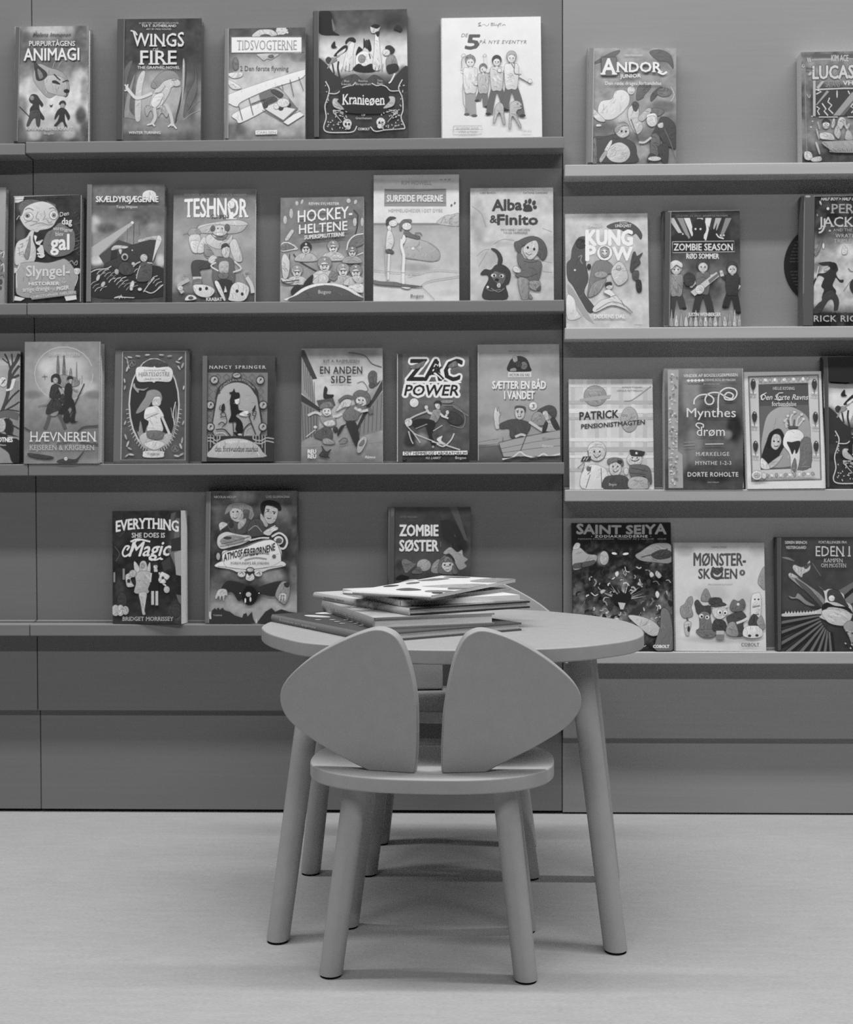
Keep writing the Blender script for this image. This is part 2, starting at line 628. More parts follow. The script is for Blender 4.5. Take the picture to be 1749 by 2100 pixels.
class Sheet:
    """collects the printed faces of one book in the book's own (u right, v up) millimetre-true plane"""
    LAY = 0.00002

    def __init__(self, w, h, px2uv, uv2px, ox, oy, sc):
        self.w, self.h, self.px2uv, self.uv2px = w, h, px2uv, uv2px
        self.ox, self.oy, self.sc = ox, oy, sc
        self.v, self.f, self.c, self.k = [], [], [], 1
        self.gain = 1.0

    def loc(self, p):
        p = np.asarray(p, float)
        return self.px2uv(np.stack([self.ox + p[:, 0] / self.sc, self.oy + p[:, 1] / self.sc], 1))

    def add(self, uv, tris, tone, lay=None):
        b = len(self.v)
        z = self.LAY * (self.k if lay is None else lay)
        self.v.extend((u, v, z) for u, v in uv)
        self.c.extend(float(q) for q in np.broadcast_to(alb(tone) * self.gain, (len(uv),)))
        self.f.extend(tuple(int(i) + b for i in t) for t in tris)

    def poly(self, uv, tone, drawn=False):
        uv = clip_poly(uv, self.w, self.h)
        if len(uv) < 3:
            return
        lo, hi = uv.min(0), uv.max(0)
        size = hi - lo
        flat_tone = tone
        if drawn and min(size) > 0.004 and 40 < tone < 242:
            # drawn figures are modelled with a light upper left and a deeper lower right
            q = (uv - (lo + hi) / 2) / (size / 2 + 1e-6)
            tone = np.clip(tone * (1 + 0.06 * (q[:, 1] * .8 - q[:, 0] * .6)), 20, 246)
        if len(uv) == 3:
            tr = [(0, 1, 2)]
        else:
            tr = tessellate_polygon([[Vector((a, b, 0)) for a, b in uv]])
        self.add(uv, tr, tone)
        if drawn and min(size) > 0.0055 and flat_tone > 62:
            self.k += 0.4
            # pen strokes inside the shape, then its drawn contour
            rs = np.random.RandomState(int(abs(lo[0] * 7e4 + lo[1] * 3e4)) % 99991)
            m = int(min(34, 4 + size[0] * size[1] / 1.1e-5))
            base = rs.uniform(0, math.pi)
            for _ in range(m):
                p = lo + size * rs.uniform(.08, .92, 2)
                a = base + rs.normal(0, .35)
                ln = rs.uniform(.0016, min(.0075, .45 * min(size) + .001))
                b = p + ln * np.array([math.cos(a), math.sin(a)])
                c = b + ln * np.array([math.cos(a + .5), math.sin(a + .5)])
                if inside(uv, p) and inside(uv, b) and inside(uv, c):
                    self.stroke(np.array([p, b, c]), float(np.clip(flat_tone * rs.choice([.74, .82, .9, 1.12, 1.2]), 25, 246)), rs.uniform(.0005, .0011), self.k + .22 * (_ % 6))
            self.k += 1.4
            self.stroke(np.vstack([uv, uv[:1]]), flat_tone * .62, 0.00062)

    def stroke(self, uv, tone, w, lay=None):
        """a ribbon of even width along uv"""
        keep = [0] + [i for i in range(1, len(uv)) if np.linalg.norm(uv[i] - uv[i - 1]) > 1e-6]
        uv = uv[keep]
        if len(uv) < 2:
            return
        d = np.gradient(uv, axis=0)
        d /= np.linalg.norm(d, axis=1)[:, None] + 1e-12
        n = np.stack([-d[:, 1], d[:, 0]], 1) * (w / 2)
        a, b = uv + n, uv - n
        for q in (a, b):
            q[:, 0] = np.clip(q[:, 0], 0, self.w)
            q[:, 1] = np.clip(q[:, 1], 0, self.h)
        m = len(uv)
        tr = []
        for i in range(m - 1):
            tr += [(i, i + 1, m + i), (i + 1, m + i + 1, m + i)]
        self.add(np.vstack([a, b]), tr, tone, lay)

    def text(self, tone, s, x0, yb, x1, cap, k):
        off, sp = k.get('b', 0.0), k.get('sp', 1.0)
        v0, _ = TEXTS[(s, sp)]
        lo, hi = v0[:, 0].min(), v0[:, 0].max()
        sx, sy = (x1 - x0) / (hi - lo), cap / CAP

        def place(v):
            q = np.empty_like(v)
            u = (v[:, 0] - lo) / (hi - lo)
            q[:, 0] = x0 + (v[:, 0] - lo) * sx + k.get('s', 0) * v[:, 1] * sy
            g = 1.0
            if 'grow' in k:                       # taller towards the middle (minus) or the ends (plus)
                g = 1 + k['grow'] * (2 * u - 1) ** 2
            q[:, 1] = yb - v[:, 1] * sy * g + k.get('r', 0) * u - k.get('arc', 0) * (1 - (2 * u - 1) ** 2)
            if 'wave' in k:
                q[:, 1] += k['wave'] * np.sin(u * 2 * math.pi)
            return q

        def put(off_, t_, dx=0, dy=0):
            v, tr = TEXTS[(s, sp)]
            q0 = place(v)
            n = 0 if off_ < .004 else (16 if off_ > .06 else 8 if off_ > .028 else 4)
            e = off_ * cap / CAP * .8
            for i in range(n + 1):
                q = q0.copy()
                ux, uy = (0, 0) if i == 0 else (math.cos(i * 2 * math.pi / n), math.sin(i * 2 * math.pi / n))
                q[:, 0] += dx + ux * e
                q[:, 1] += dy + uy * e
                uv = self.loc(q)
                uv[:, 0] = np.clip(uv[:, 0], 0, self.w)
                uv[:, 1] = np.clip(uv[:, 1], 0, self.h)
                self.add(uv, tr, t_)
                self.k += 0.3 if n <= 8 else 0.15
            if k.get('f'):
                for a, c, b, d in serif_bars(v, tr):
                    pp = place(np.array([(a, c), (b, c), (b, d), (a, d)]))
                    pp[:, 0] += dx
                    pp[:, 1] += dy
                    self.add(self.loc(pp), [(0, 1, 2), (0, 2, 3)], t_)
        if 'sh' in k:
            put(off, k['sh'][0], k['sh'][1], k['sh'][2])
            self.k += 1
        if 'o' in k:
            put(k['o'][1], k['o'][0])
            self.k += 1
        put(off, tone)

    def draw(self, ops, base):
        nx, ny = max(8, int(self.w / 0.0020)), max(8, int(self.h / 0.0020))
        gu, gv = np.meshgrid(np.linspace(0, self.w, nx + 1), np.linspace(0, self.h, ny + 1))
        uv = np.stack([gu.ravel(), gv.ravel()], 1)
        px = self.uv2px(uv)
        x, y = (px[:, 0] - self.ox) * self.sc, (px[:, 1] - self.oy) * self.sc
        t = np.full(len(x), float(base))
        for o in ops:
            if o[0] == 'G':
                st = sorted(o[1])
                t = np.interp(y, [q[0] for q in st], [q[1] for q in st]).astype(float)
            elif o[0] == 'B':
                _, bx, by, rx, ry, bt, a, rot = o
                c, s_ = math.cos(math.radians(rot)), math.sin(math.radians(rot))
                dx, dy = x - bx, y - by
                d = np.sqrt(((dx * c + dy * s_) / rx) ** 2 + ((-dx * s_ + dy * c) / ry) ** 2)
                m = np.clip((1.25 - d) / 0.75, 0, 1)
                m = m * m * (3 - 2 * m) * a
                t = t * (1 - m) + bt * m
            elif o[0] == 'N':
                _, amp, sc, seed = o
                t = t + amp * (vnoise(x / sc, y / sc, seed) + .6 * vnoise(x / sc * 2.1, y / sc * 2.1, seed + 1)
                               + .4 * vnoise(x / sc * 4.3, y / sc * 4.3, seed + 2))
        t = np.clip(t, 12, 250)
        W_ = nx + 1
        fc = [(j * W_ + i, j * W_ + i + 1, (j + 1) * W_ + i + 1, (j + 1) * W_ + i) for j in range(ny) for i in range(nx)]
        b = len(self.v)
        self.v.extend((u, v, self.LAY) for u, v in uv)
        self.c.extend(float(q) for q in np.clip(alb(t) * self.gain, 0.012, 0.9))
        self.f.extend(tuple(i + b for i in q) for q in fc)
        for o in ops:
            if o[0] in 'GBN':
                continue
            self.k += 1
            if o[0] == 'P':
                self.poly(self.loc(o[2]), o[1], len(o) > 3)
            elif o[0] == 'L':
                self.stroke(self.loc(o[3]), o[1], o[2] / self.sc / 1090.0)
            elif o[0] == 'T':
                self.text(*o[1:])


def box_faces(x0, x1, y0, y1, z0, z1):
    v = [(x0, y0, z0), (x1, y0, z0), (x1, y1, z0), (x0, y1, z0), (x0, y0, z1), (x1, y0, z1), (x1, y1, z1), (x0, y1, z1)]
    f = [(0, 3, 2, 1), (4, 5, 6, 7), (0, 1, 5, 4), (1, 2, 6, 5), (2, 3, 7, 6), (3, 0, 4, 7)]
    return v, f


def make_book(label, M, w, h, t, hard, edge, sheet, spine_tone, group, spine_sheet=None):
    """M: matrix of the front cover's plane (u right, v up, normal out). Book body lies behind it."""
    ov = 0.003 if hard else 0.0
    bt = 0.0024 if hard else 0.0005
    V, Fc, Cc = [], [], []

    def boxed(tone, *a):
        v, f = box_faces(*a)
        b = len(V)
        V.extend(v)
        Fc.extend(tuple(i + b for i in q) for q in f)
        Cc.extend([float(alb(tone))] * len(v))
    boxed(edge, 0, w, 0, h, -bt, 0)
    boxed(edge, 0, w, 0, h, -t, -t + bt)
    # spine: a rounded back for hardbacks, a flat one for paperbacks
    n = 6
    b = len(V)
    for i in range(n + 1):
        a = math.pi * i / n
        bul = (0.0022 if hard else 0.0004) * math.sin(a)
        z = -t * i / n
        for q in (0, h):
            V.append((-bul, q, z))
            V.append((bt * .7 - bul * .6, q, z))
            Cc.extend([float(alb(spine_tone))] * 2)
    for i in range(n):
        o = b + i * 4
        Fc += [(o, o + 4, o + 6, o + 2), (o + 1, o + 3, o + 7, o + 5), (o, o + 1, o + 5, o + 4), (o + 2, o + 6, o + 7, o + 3)]
    for s in (sheet, spine_sheet):
        if s is None:
            continue
        b = len(V)
        V.extend(s.v)
        Cc.extend(s.c)
        Fc.extend(tuple(i + b for i in q) for q in s.f)
    me = bpy.data.meshes.new('cover')
    me.from_pydata(V, [], Fc)
    at = me.attributes.new('ink', 'FLOAT_COLOR', 'POINT')
    c = np.repeat(np.asarray(Cc)[:, None], 4, 1)
    c[:, 3] = 1
    at.data.foreach_set('color', c.ravel())
    root = empty('book', label, 'book', (0, 0, 0), group)
    root.matrix_world = M
    co = link('cover', me, M_COVER, root)
    v, f = box_faces(0.0015, w - ov, ov, h - ov, -t + bt, -bt)
    pm = bpy.data.meshes.new('page_block')
    pm.from_pydata(v, [], f)
    link('page_block', pm, M_PAGE, root)
    return root


def shelf_book(label, sheetdef, corners, ops, z0, t=0.012, hard=True, edge=None, base=120, yb=-0.034, group='books face out on the shelves', yaw=0.0):
    ox, oy, sc = sheetdef
    cp = [np.array([ox + a / sc, oy + b / sc]) for a, b in corners]
    hz = 0.21
    p0 = np.array([0, yb, z0])
    ops = flat(ops)
    X = np.array([math.cos(yaw), -math.sin(yaw), 0.0])
    if yaw:
        p0 = on_y((cp[2] + cp[3]) / 2, yb)
        p0[2] = z0
    for _ in range(2):
        up = np.array([0, -(t + 0.002) - yb, math.sqrt(max(hz ** 2 - ((t + .002) + yb) ** 2, 1e-4))])
        if up[1] < 0.004:
            up[1] = 0.004
        up /= np.linalg.norm(up)
        up = up - X * np.dot(up, X)
        up /= np.linalg.norm(up)
        n = np.cross(X, up)          # points out to the room
        q = [on_plane(c, p0, n) for c in cp]
        a = [np.array([np.dot(v - p0, X), np.dot(v - p0, up)]) for v in q]
        hz = (a[0][1] + a[1][1]) / 2
    TL, TR, BR, BL = a
    ex = (TR - TL) + (BR - BL)
    ey = (TL - BL) + (TR - BR)
    th = 0.5 * (math.atan2(ex[1], ex[0]) + math.atan2(ey[1], ey[0]) - math.pi / 2)
    th = max(-0.05, min(0.05, th))
    w = 0.5 * (np.linalg.norm(TR - TL) + np.linalg.norm(BR - BL))
    h = 0.5 * (np.linalg.norm(TL - BL) + np.linalg.norm(TR - BR))
    c, s = math.cos(th), math.sin(th)
    ctr = (TL + TR + BR + BL) / 4
    top = ctr + np.array([-s, c]) * h / 2
    # let the lower corner stand on the shelf
    drop = abs(s) * w / 2
    h = (top[1] - drop) / c
    o2 = top + np.array([s, -c]) * h - np.array([c, s]) * w / 2
    U = X * c + up * s
    Vv = X * -s + up * c
    O = p0 + X * o2[0] + up * o2[1] + np.array([0, 0, 0.0006])
    M = Matrix(((U[0], Vv[0], n[0], O[0]), (U[1], Vv[1], n[1], O[1]), (U[2], Vv[2], n[2], O[2]), (0, 0, 0, 1)))

    def px2uv(p):
        r = np.array([on_plane(k, O, n) - O for k in p])
        return np.stack([r @ U, r @ Vv], 1)

    def uv2px(g):
        return to_px(O + g[:, :1] * U + g[:, 1:2] * Vv)
    sh = Sheet(w, h, px2uv, uv2px, ox, oy, sc)
    sh.gain = 0.98 + 0.16 * min(1.0, max(0.0, (1.26 - z0) / 0.9))  # cover colour lightened on lower shelves to make up for weaker light there
    PENDING.append((label, M, w, h, t, hard, edge if edge is not None else base, sh, ops, base, group))


PENDING = []

F1, F2, F3 = (0, 0, 3.975), (430, 0, 3.975), (860, 0, 3.975)
F4, F5, F6, F7 = (1160, 60, 2.9694), (0, 360, 4.858), (330, 360, 3.975), (740, 340, 3.975)
F8, F9, F10, F11 = (1150, 380, 2.92), (0, 680, 4.164), (380, 680, 3.975), (780, 680, 4.164)
F12, F13, F14, F15 = (1150, 720, 2.92), (200, 980, 3.975), (760, 1010, 4.164), (1150, 1040, 2.92)
Z1, Z2, Z3, Z4 = LEFT_Z
Y1, Y2, Y3, Y4 = RIGHT_Z


def hinge(t, x0, x1, yt, yb, line=None, dx=0):
    """the pressed groove strip beside a hardback's spine"""
    o = [P(t, [(x0 + dx, yt), (x1 + dx, yt), (x1, yb), (x0, yb)])]
    if line is not None:
        o.append(L(line, 5, [(x1 + dx, yt), (x1, yb)]))
    return o


# ---- top shelf of the middle unit
shelf_book('hardback with a wildcat face above two dark figures, leftmost on the top shelf', F1,
 [(128, 222), (724, 210), (714, 1142), (105, 1155)], [
 G((210, 170), (260, 175), (330, 125), (420, 112), (520, 118), (620, 150), (700, 205), (760, 222), (950, 215), (1040, 180), (1100, 120), (1150, 95)),
 B(190, 330, 60, 160, 95, .8), B(660, 300, 70, 180, 95, .8), B(400, 240, 200, 40, 200, .8), B(250, 700, 90, 80, 205, .9), B(650, 650, 70, 110, 215, .8),
 B(170, 880, 60, 120, 120, .8), B(150, 1040, 60, 100, 85, .9), B(690, 740, 40, 120, 130, .7), B(660, 940, 50, 80, 80, .9), B(700, 1060, 50, 90, 85, .9),
 B(280, 1100, 60, 50, 215, .7), B(560, 1090, 60, 50, 215, .7), B(400, 1130, 60, 30, 110, .7), N(34, 60, 2),
 S(168, '270,640 290,540 330,520 400,550 470,570 520,600 552,650 568,730 540,790 470,770 400,800 330,740'),
 S(190, '360,640 430,610 520,640 545,720 530,780 450,770 380,740'),
 S(72, '278,505 320,540 378,590 380,625 340,655 300,650 288,590'), S(140, '305,560 340,590 352,630 320,640'),
 S(58, '425,660 450,655 480,672 492,690 455,682 430,676'), L(52, 9, '440,605 470,635 492,655'), L(60, 9, '510,670 545,655 560,662'),
 E(48, 543, 742, 24, 16), L(60, 7, '545,755 548,780 530,790'), C(185, 4, '470,560 490,520 510,500'), C(185, 4, '430,555 440,520 450,505'),
 S(66, '240,800 262,770 300,775 325,810 352,850 340,870 320,845 325,900 362,960 345,975 300,930 255,935 245,890 270,850 245,830'),
 S(84, '252,905 320,900 330,960 322,1030 300,1020 288,960 262,980 232,1030 218,1020 238,960'), L(58, 6, '160,870 250,960'), E(150, 262, 800, 18, 20),
 S(62, '480,850 495,825 525,822 540,845 530,858 500,852'), E(176, 512, 862, 18, 20),
 S(60, '470,900 495,880 520,882 545,900 572,950 558,980 545,960 530,925 532,985 550,1035 530,1035 510,990 480,1010 458,1030 442,1022 470,985 485,930 462,960 445,975 450,940'),
 S(50, '402,852 416,860 433,850 424,870 412,870'),
 L(70, 3, '275,300 300,250'), T(60, 'Helena Immonen', 268, 300, 572, 36, s=.35),
 T(228, 'PURPURTÅGENS', 240, 376, 612, 42, b=.02, sh=(70, 4, 5)), T(238, 'ANIMAGI', 196, 496, 646, 104, b=.02, sh=(60, 6, 6), r=-6),
 T(210, 'KARAKALENS KRAFT', 215, 1062, 594, 30, b=.02), T(205, 'Bogoo', 362, 1097, 440, 20),
 hinge(96, 108, 142, 222, 1152, 150, 22)], Z1, .022, True, 110, 115)

shelf_book('dark hardback with a pale lizard creature in a cave, second on the top shelf', F1,
 [(962, 160), (1642, 150), (1637, 1135), (944, 1140)], [
 G((150, 58), (500, 64), (600, 95), (700, 130), (900, 150), (1020, 125), (1140, 95)), B(1290, 760, 220, 220, 190, .9), B(1230, 640, 150, 60, 165, .9),
 B(1060, 760, 60, 260, 95, .8), B(1000, 900, 60, 160, 120, .7), B(1560, 760, 60, 260, 85, .8), B(1270, 1040, 300, 60, 150, .7), N(26, 70, 5),
 S(105, '990,640 1040,520 1080,500 1040,640 1020,800 1010,940 985,940'), S(150, '1010,940 1040,760 1100,600 1070,760 1060,900 1130,975 1040,960'),
 S(205, '1100,960 1110,700 1150,590 1185,590 1160,720 1150,900 1140,985'), S(80, '1480,740 1500,500 1520,560 1500,760 1440,980 1430,975'),
 S(185, '1440,980 1478,820 1490,500 1506,520 1500,740 1470,900'), S(110, '1520,800 1590,640 1580,520 1600,600 1600,760 1500,960'),
 C(140, 5, '1500,970 1560,880 1630,820'), C(170, 5, '1495,980 1560,930 1630,900'),
 S(205, '1220,860 1240,780 1290,700 1370,640 1440,640 1470,670 1460,700 1400,712 1380,760 1340,830 1300,880 1250,890'),
 S(150, '1230,700 1290,610 1360,575 1430,590 1470,650 1420,640 1340,660 1280,720'), S(228, '1230,850 1260,780 1330,760 1330,840 1280,885'),
 L(90, 5, '1400,655 1440,650'), C(120, 5, '1410,700 1440,706 1466,698'),
 C(222, 24, '1240,760 1170,790 1110,800 1060,750 1030,710'), C(222, 12, '1045,735 1015,740'), C(222, 12, '1035,712 1018,690'), C(222, 12, '1040,715 1042,688'),
 S(170, '1200,860 1180,900 1200,950 1230,900 1260,960 1280,900'), S(180, '1310,860 1370,900 1360,960 1320,920 1290,960'),
 C(205, 26, '1260,880 1265,960 1240,1010'), C(205, 26, '1350,850 1390,930 1410,1030'), C(225, 12, '1240,1010 1200,1020'), C(225, 12, '1245,1010 1262,1030'),
 C(225, 12, '1400,1010 1370,1035'), C(225, 12, '1410,1015 1440,1050'), C(120, 4, '1270,880 1300,850 1330,790'), C(140, 4, '1260,760 1310,750 1350,700'),
 T(205, '#1 NEW YORK TIMES BESTSELLING AUTHOR', 1134, 196, 1456, 13), T(225, 'TUI T. SUTHERLAND', 1156, 222, 1436, 21, b=.02), T(205, 'ART BY MIKE HOLMES', 1192, 246, 1396, 14),
 T(226, 'WINGS', 1085, 378, 1500, 105, f=1, b=.012, grow=.18, sh=(30, 4, 5)), T(200, 'OF', 1246, 418, 1292, 26, f=1), T(226, 'FIRE', 1146, 526, 1440, 118, f=1, b=.012, sh=(30, 4, 5)),
 C(226, 10, '1066,252 1100,262 1120,290'), T(222, 'THE GRAPHIC NOVEL', 1122, 563, 1466, 23, b=.02), T(120, 'BOOK SEVEN', 1120, 1060, 1240, 14), T(225, 'WINTER TURNING', 1050, 1094, 1310, 23, b=.02),
 hinge(78, 946, 1000, 162, 1140, 130, 16)], Z1, .018, True, 90, 66)

shelf_book('hardback with a biplane under a white title board and cogwheels, top shelf', F2,
 [(122, 236), (780, 226), (779, 1126), (120, 1132)], [
 G((226, 80), (300, 85), (430, 120), (480, 165), (560, 190), (650, 205), (900, 200), (1000, 185), (1060, 160), (1126, 130)),
 B(170, 500, 60, 120, 110, .8), B(740, 470, 90, 40, 110, .8), B(480, 800, 260, 180, 205, .6), B(200, 1060, 110, 70, 95, .8), B(640, 1060, 120, 60, 165, .8), N(26, 60, 9),
 E(215, 586, 250, 44, 34), E(90, 586, 246, 12, 10), L(215, 16, '545,230 640,268'), L(215, 16, '620,222 555,282'), L(215, 14, '540,252 635,246'),
 S(205, '350,300 390,250 440,240 510,245 545,290'), E(90, 455, 300, 45, 20), R(236, 178, 304, 748, 432), L(90, 5, '170,432 770,426'), L(130, 6, '176,300 176,436'), L(130, 5, '178,303 748,297'),
 T(150, 'TIDSVOGTERNE', 222, 408, 710, 84, f=1), S(190, '390,440 560,438 530,470 500,488 470,480 440,495 410,470'), E(110, 500, 462, 24, 14),
 T(95, '2 Den første flyvning', 248, 578, 642, 42), S(120, '190,500 210,470 230,490 235,560 200,570'),
 S(236, '130,780 760,570 770,620 700,660 480,730 260,830 230,870 170,850'), S(225, '150,600 260,590 262,625 190,640'), S(225, '150,650 230,690 260,720 200,730 160,700'),
 S(236, '190,930 420,830 480,880 260,1000 220,980'), P(236, '600,1000 720,905 770,940 640,1022'), L(95, 5, '430,900 600,1000 640,1022 770,940'), L(95, 5, '545,960 720,880'), L(95, 5, '570,985 740,905'),
 P(120, '400,770 560,700 640,790 720,890 600,990 440,890'), P(225, '440,880 560,830 640,880 700,890 600,980 470,900'), S(175, '500,730 560,720 640,790 640,850 560,820'),
 S(90, '440,820 520,790 550,815 470,850'), E(80, 455, 862, 20, 22), E(70, 580, 880, 22, 22), E(60, 645, 858, 20, 18), E(230, 545, 870, 22, 24), E(225, 600, 840, 50, 36),
 S(80, '500,745 530,730 600,770 570,800'), L(95, 6, '320,800 355,940'), L(95, 6, '235,860 268,980'), L(95, 5, '590,690 600,740'), L(95, 6, '655,650 685,790'), L(95, 5, '725,630 765,740'), L(95, 5, '340,860 420,830'),
 L(90, 8, '340,850 450,810'), P(236, '374,1066 550,1062 550,1096 374,1100'), T(150, 'CARLSEN', 384, 1092, 540, 20, b=.02),
 hinge(128, 122, 150, 236, 1130, 175, 4)], Z1, .014, True, 130, 130)


def island_cover(x, y, k=1.0):
    """the night island cover, drawn twice because two copies stand on the shelves"""
    def q(s):
        return pts(s) * k + np.array([x, y])

    def e(t, a, b, c, d, r=0):
        return E(t, a * k + x, b * k + y, c * k, d * k, r)

    def bb(a, b, c, d, t, al=1.0):
        return B(a * k + x, b * k + y, c * k, d * k, t, al)

    def tt(t, txt, xa, xb, xc, xd, **kw):
        return T(t, txt, xa * k + x, xb * k + y, xc * k + x, xd * k, **kw)
    sp = lambda t, s: S(t, q(s))
    cl = lambda t, w, s: C(t, w * k, q(s))
    o = [G((y + 70 * k, 78), (y + 230 * k, 92), (y + 300 * k, 170), (y + 380 * k, 225), (y + 560 * k, 230), (y + 620 * k, 120), (y + 680 * k, 62), (y + 1120 * k, 58)),
         bb(960, 190, 70, 90, 40), bb(1100, 250, 130, 50, 100, .8), bb(1500, 170, 120, 90, 58, .9), bb(900, 560, 70, 90, 75, .9), bb(1580, 620, 60, 90, 70, .9),
         bb(1250, 150, 200, 50, 95, .5), N(20, 60 * k, 4),
         sp(34, '890,100 990,100 1000,240 1060,285 1010,290 890,270'), sp(120, '995,150 1020,215 1030,245 1005,250'),
         sp(60, '860,480 950,520 1010,600 1080,640 1160,640 1100,700 860,760'), sp(60, '1612,540 1540,590 1500,640 1440,700 1612,740'), sp(80, '1080,650 1180,605 1260,660 1340,610 1420,660 1400,700 1100,700'),
         sp(232, '1090,560 1110,440 1140,360 1180,340 1170,440 1165,570'), sp(45, '1105,340 1130,310 1170,305 1192,330 1180,350 1140,335 1112,362'),
         sp(48, '1010,455 1080,380 1120,370 1120,410 1060,450'), sp(235, '1040,440 1105,395 1100,420 1050,455'), sp(150, '950,500 1000,470 1040,490 980,520'), cl(60, 12, '1000,520 1015,600'), cl(60, 14, '1050,500 1045,560 1060,630'),
         sp(70, '945,490 965,465 990,480 975,520'), cl(160, 10, '960,560 1000,490 1060,450'),
         sp(42, '1190,450 1215,380 1250,400 1255,310 1275,350 1300,320 1320,400 1300,420 1270,380 1230,430'), sp(235, '1210,560 1190,470 1240,420 1300,430 1350,520 1330,570'),
         sp(45, '1170,570 1210,520 1260,540 1320,520 1350,580 1250,590'), e(150, 1240, 480, 30, 34), e(60, 1280, 360, 16, 36), cl(60, 8, '1300,440 1310,480'),
         sp(232, '1330,560 1340,420 1350,280 1370,260 1390,420 1400,500 1390,570'), sp(210, '1310,215 1345,200 1390,215 1370,260 1320,270'), sp(36, '1310,215 1345,198 1390,212 1365,235 1335,228'), sp(50, '1350,265 1385,258 1375,300 1362,295'),
         sp(60, '1430,385 1470,370 1510,405 1490,440 1450,430'), sp(150, '1440,480 1500,450 1530,520 1520,560 1450,560'), sp(55, '1440,540 1520,520 1540,570 1460,600'), cl(232, 12, '1510,600 1480,660 1460,680'), e(225, 1440, 430, 30, 26),
         sp(46, '990,375 1008,345 1022,340 1026,375 1040,388 1000,392'), sp(46, '1500,240 1530,205 1570,235 1555,262 1520,248')]
    for i in range(12):
        gx = 1075 + i * 30
        o.append(cl(60, 4, '%d,585 %d,%d' % (gx, gx + 8, 545 - (i % 3) * 12)))
    o += [cl(218, 8, '945,665 975,730 960,800 940,870 950,960 930,1040 960,1078 1080,1082 1170,1075 1200,1030'), cl(218, 8, '1570,650 1540,720 1570,800 1575,900 1560,960 1590,1040 1560,1052 1440,1060 1350,1072 1310,1035'),
          cl(218, 7, '975,765 1040,762 1090,715 1160,700'), cl(218, 7, '1540,742 1475,742 1440,710 1400,695 1360,700 1320,680'), cl(218, 7, '1165,700 1190,672'),
          sp(44, '1060,740 1100,715 1180,700 1330,705 1420,715 1460,770 1450,900 1380,930 1120,920 1070,850'),
          sp(190, '1000,830 1015,805 1050,810 1040,830 1070,860 1095,895 1050,892 1010,870'), sp(190, '1512,815 1500,790 1460,790 1470,820 1440,855 1415,885 1460,880 1500,860'),
          tt(200, 'Rui', 1098, 672, 1136, 18), tt(200, 'Lacas', 1076, 696, 1150, 18), tt(200, 'Rasmus', 1214, 670, 1288, 18), tt(200, 'Bregnhøi', 1190, 696, 1312, 18), tt(200, 'Timo', 1366, 668, 1410, 18), tt(200, 'Bent', 1366, 690, 1412, 18),
          tt(236, 'Kranieøen', 1086, 855, 1422, 88, f=1, b=.012, wave=-4), tt(215, 'Ulf', 1238, 948, 1268, 14), tt(215, 'Gramhansen', 1190, 974, 1320, 18), tt(220, 'COBOLT', 1210, 1064, 1304, 20, b=.04),
          e(222, 1122, 1010, 36, 38), e(222, 1130, 1040, 20, 20), e(50, 1110, 1015, 9, 11), e(50, 1136, 1015, 9, 11), e(222, 1395, 1000, 36, 38), e(222, 1386, 1032, 20, 20), e(50, 1384, 1004, 9, 11), e(50, 1408, 1004, 9, 11)]
    rs = random.Random(3)
    for sx, cx in ((1, 985), (-1, 1545)):
        for j in range(5):
            o.append(cl(190, 5, '%d,%d %d,%d %d,%d' % (cx + sx * 95, 1000, cx + sx * (60 - j * 10), 960 - j * 14, cx + sx * (20 + j * 22), 920 - (j % 2) * 20)))
        for j in range(34):
            o.append(e(200, cx + sx * rs.uniform(-25, 150), rs.uniform(900, 1060), 7, 4, rs.uniform(0, 180)))
        for j in range(9):
            o.append(e(190, cx + sx * rs.uniform(-40, 0), rs.uniform(690, 900), 6, 4, rs.uniform(0, 180)))
    return o


shelf_book('tall dark hardback with pale ornamental frame and skulls, fourth on the top shelf', F2,
 [(850, 100), (1610, 68), (1614, 1116), (850, 1124)], [island_cover(0, 0), hinge(86, 850, 888, 98, 1122, 120)], Z1, .016, True, 70, 62)

TROUS = [G((130, 236), (1110, 232)), N(6, 90, 1),
 C(90, 4, '478,190 500,185 480,200 500,205 478,214 510,212'), C(90, 3, '510,205 530,200 545,212 562,205 566,190'), C(90, 4, '585,185 584,212'), C(90, 3, '585,188 605,190 590,198 608,206 585,212'),
 C(90, 3, '612,186 616,210 630,200 636,212 648,195 640,225'), L(90, 3, '656,186 660,212'), C(90, 3, '648,195 672,192'), C(90, 3, '672,210 690,200 700,208'),
 T(140, 'DE', 340, 302, 392, 30, s=.25), T(98, '5', 372, 398, 478, 120, s=.2, b=.04), T(140, 'PÅ NYE EVENTYR', 488, 356, 872, 30, s=.25, sp=1.2)]
for fx, fy, fh, hair, top, bot, arms, legs in ((415, 500, 540, 150, 225, 165, ((-.10, -.08), (.16, .22)), ((-.03, .80), (.04, .82))),
                                               (520, 560, 420, 130, 190, 120, ((.03, -.25), (-.14, .30)), ((-.10, .62), (.05, .74))),
                                               (630, 500, 500, 80, 205, 108, ((-.20, .14), (.22, .18)), ((-.12, .86), (.14, .80))),
                                               (750, 470, 540, 175, 222, 108, ((.28, .36), (-.18, .20)), ((-.10, .78), (.15, .88)))):
    TROUS += FIG(fx, fy, fh, hair, 225, top, bot, arms, legs, .07, 1.25)
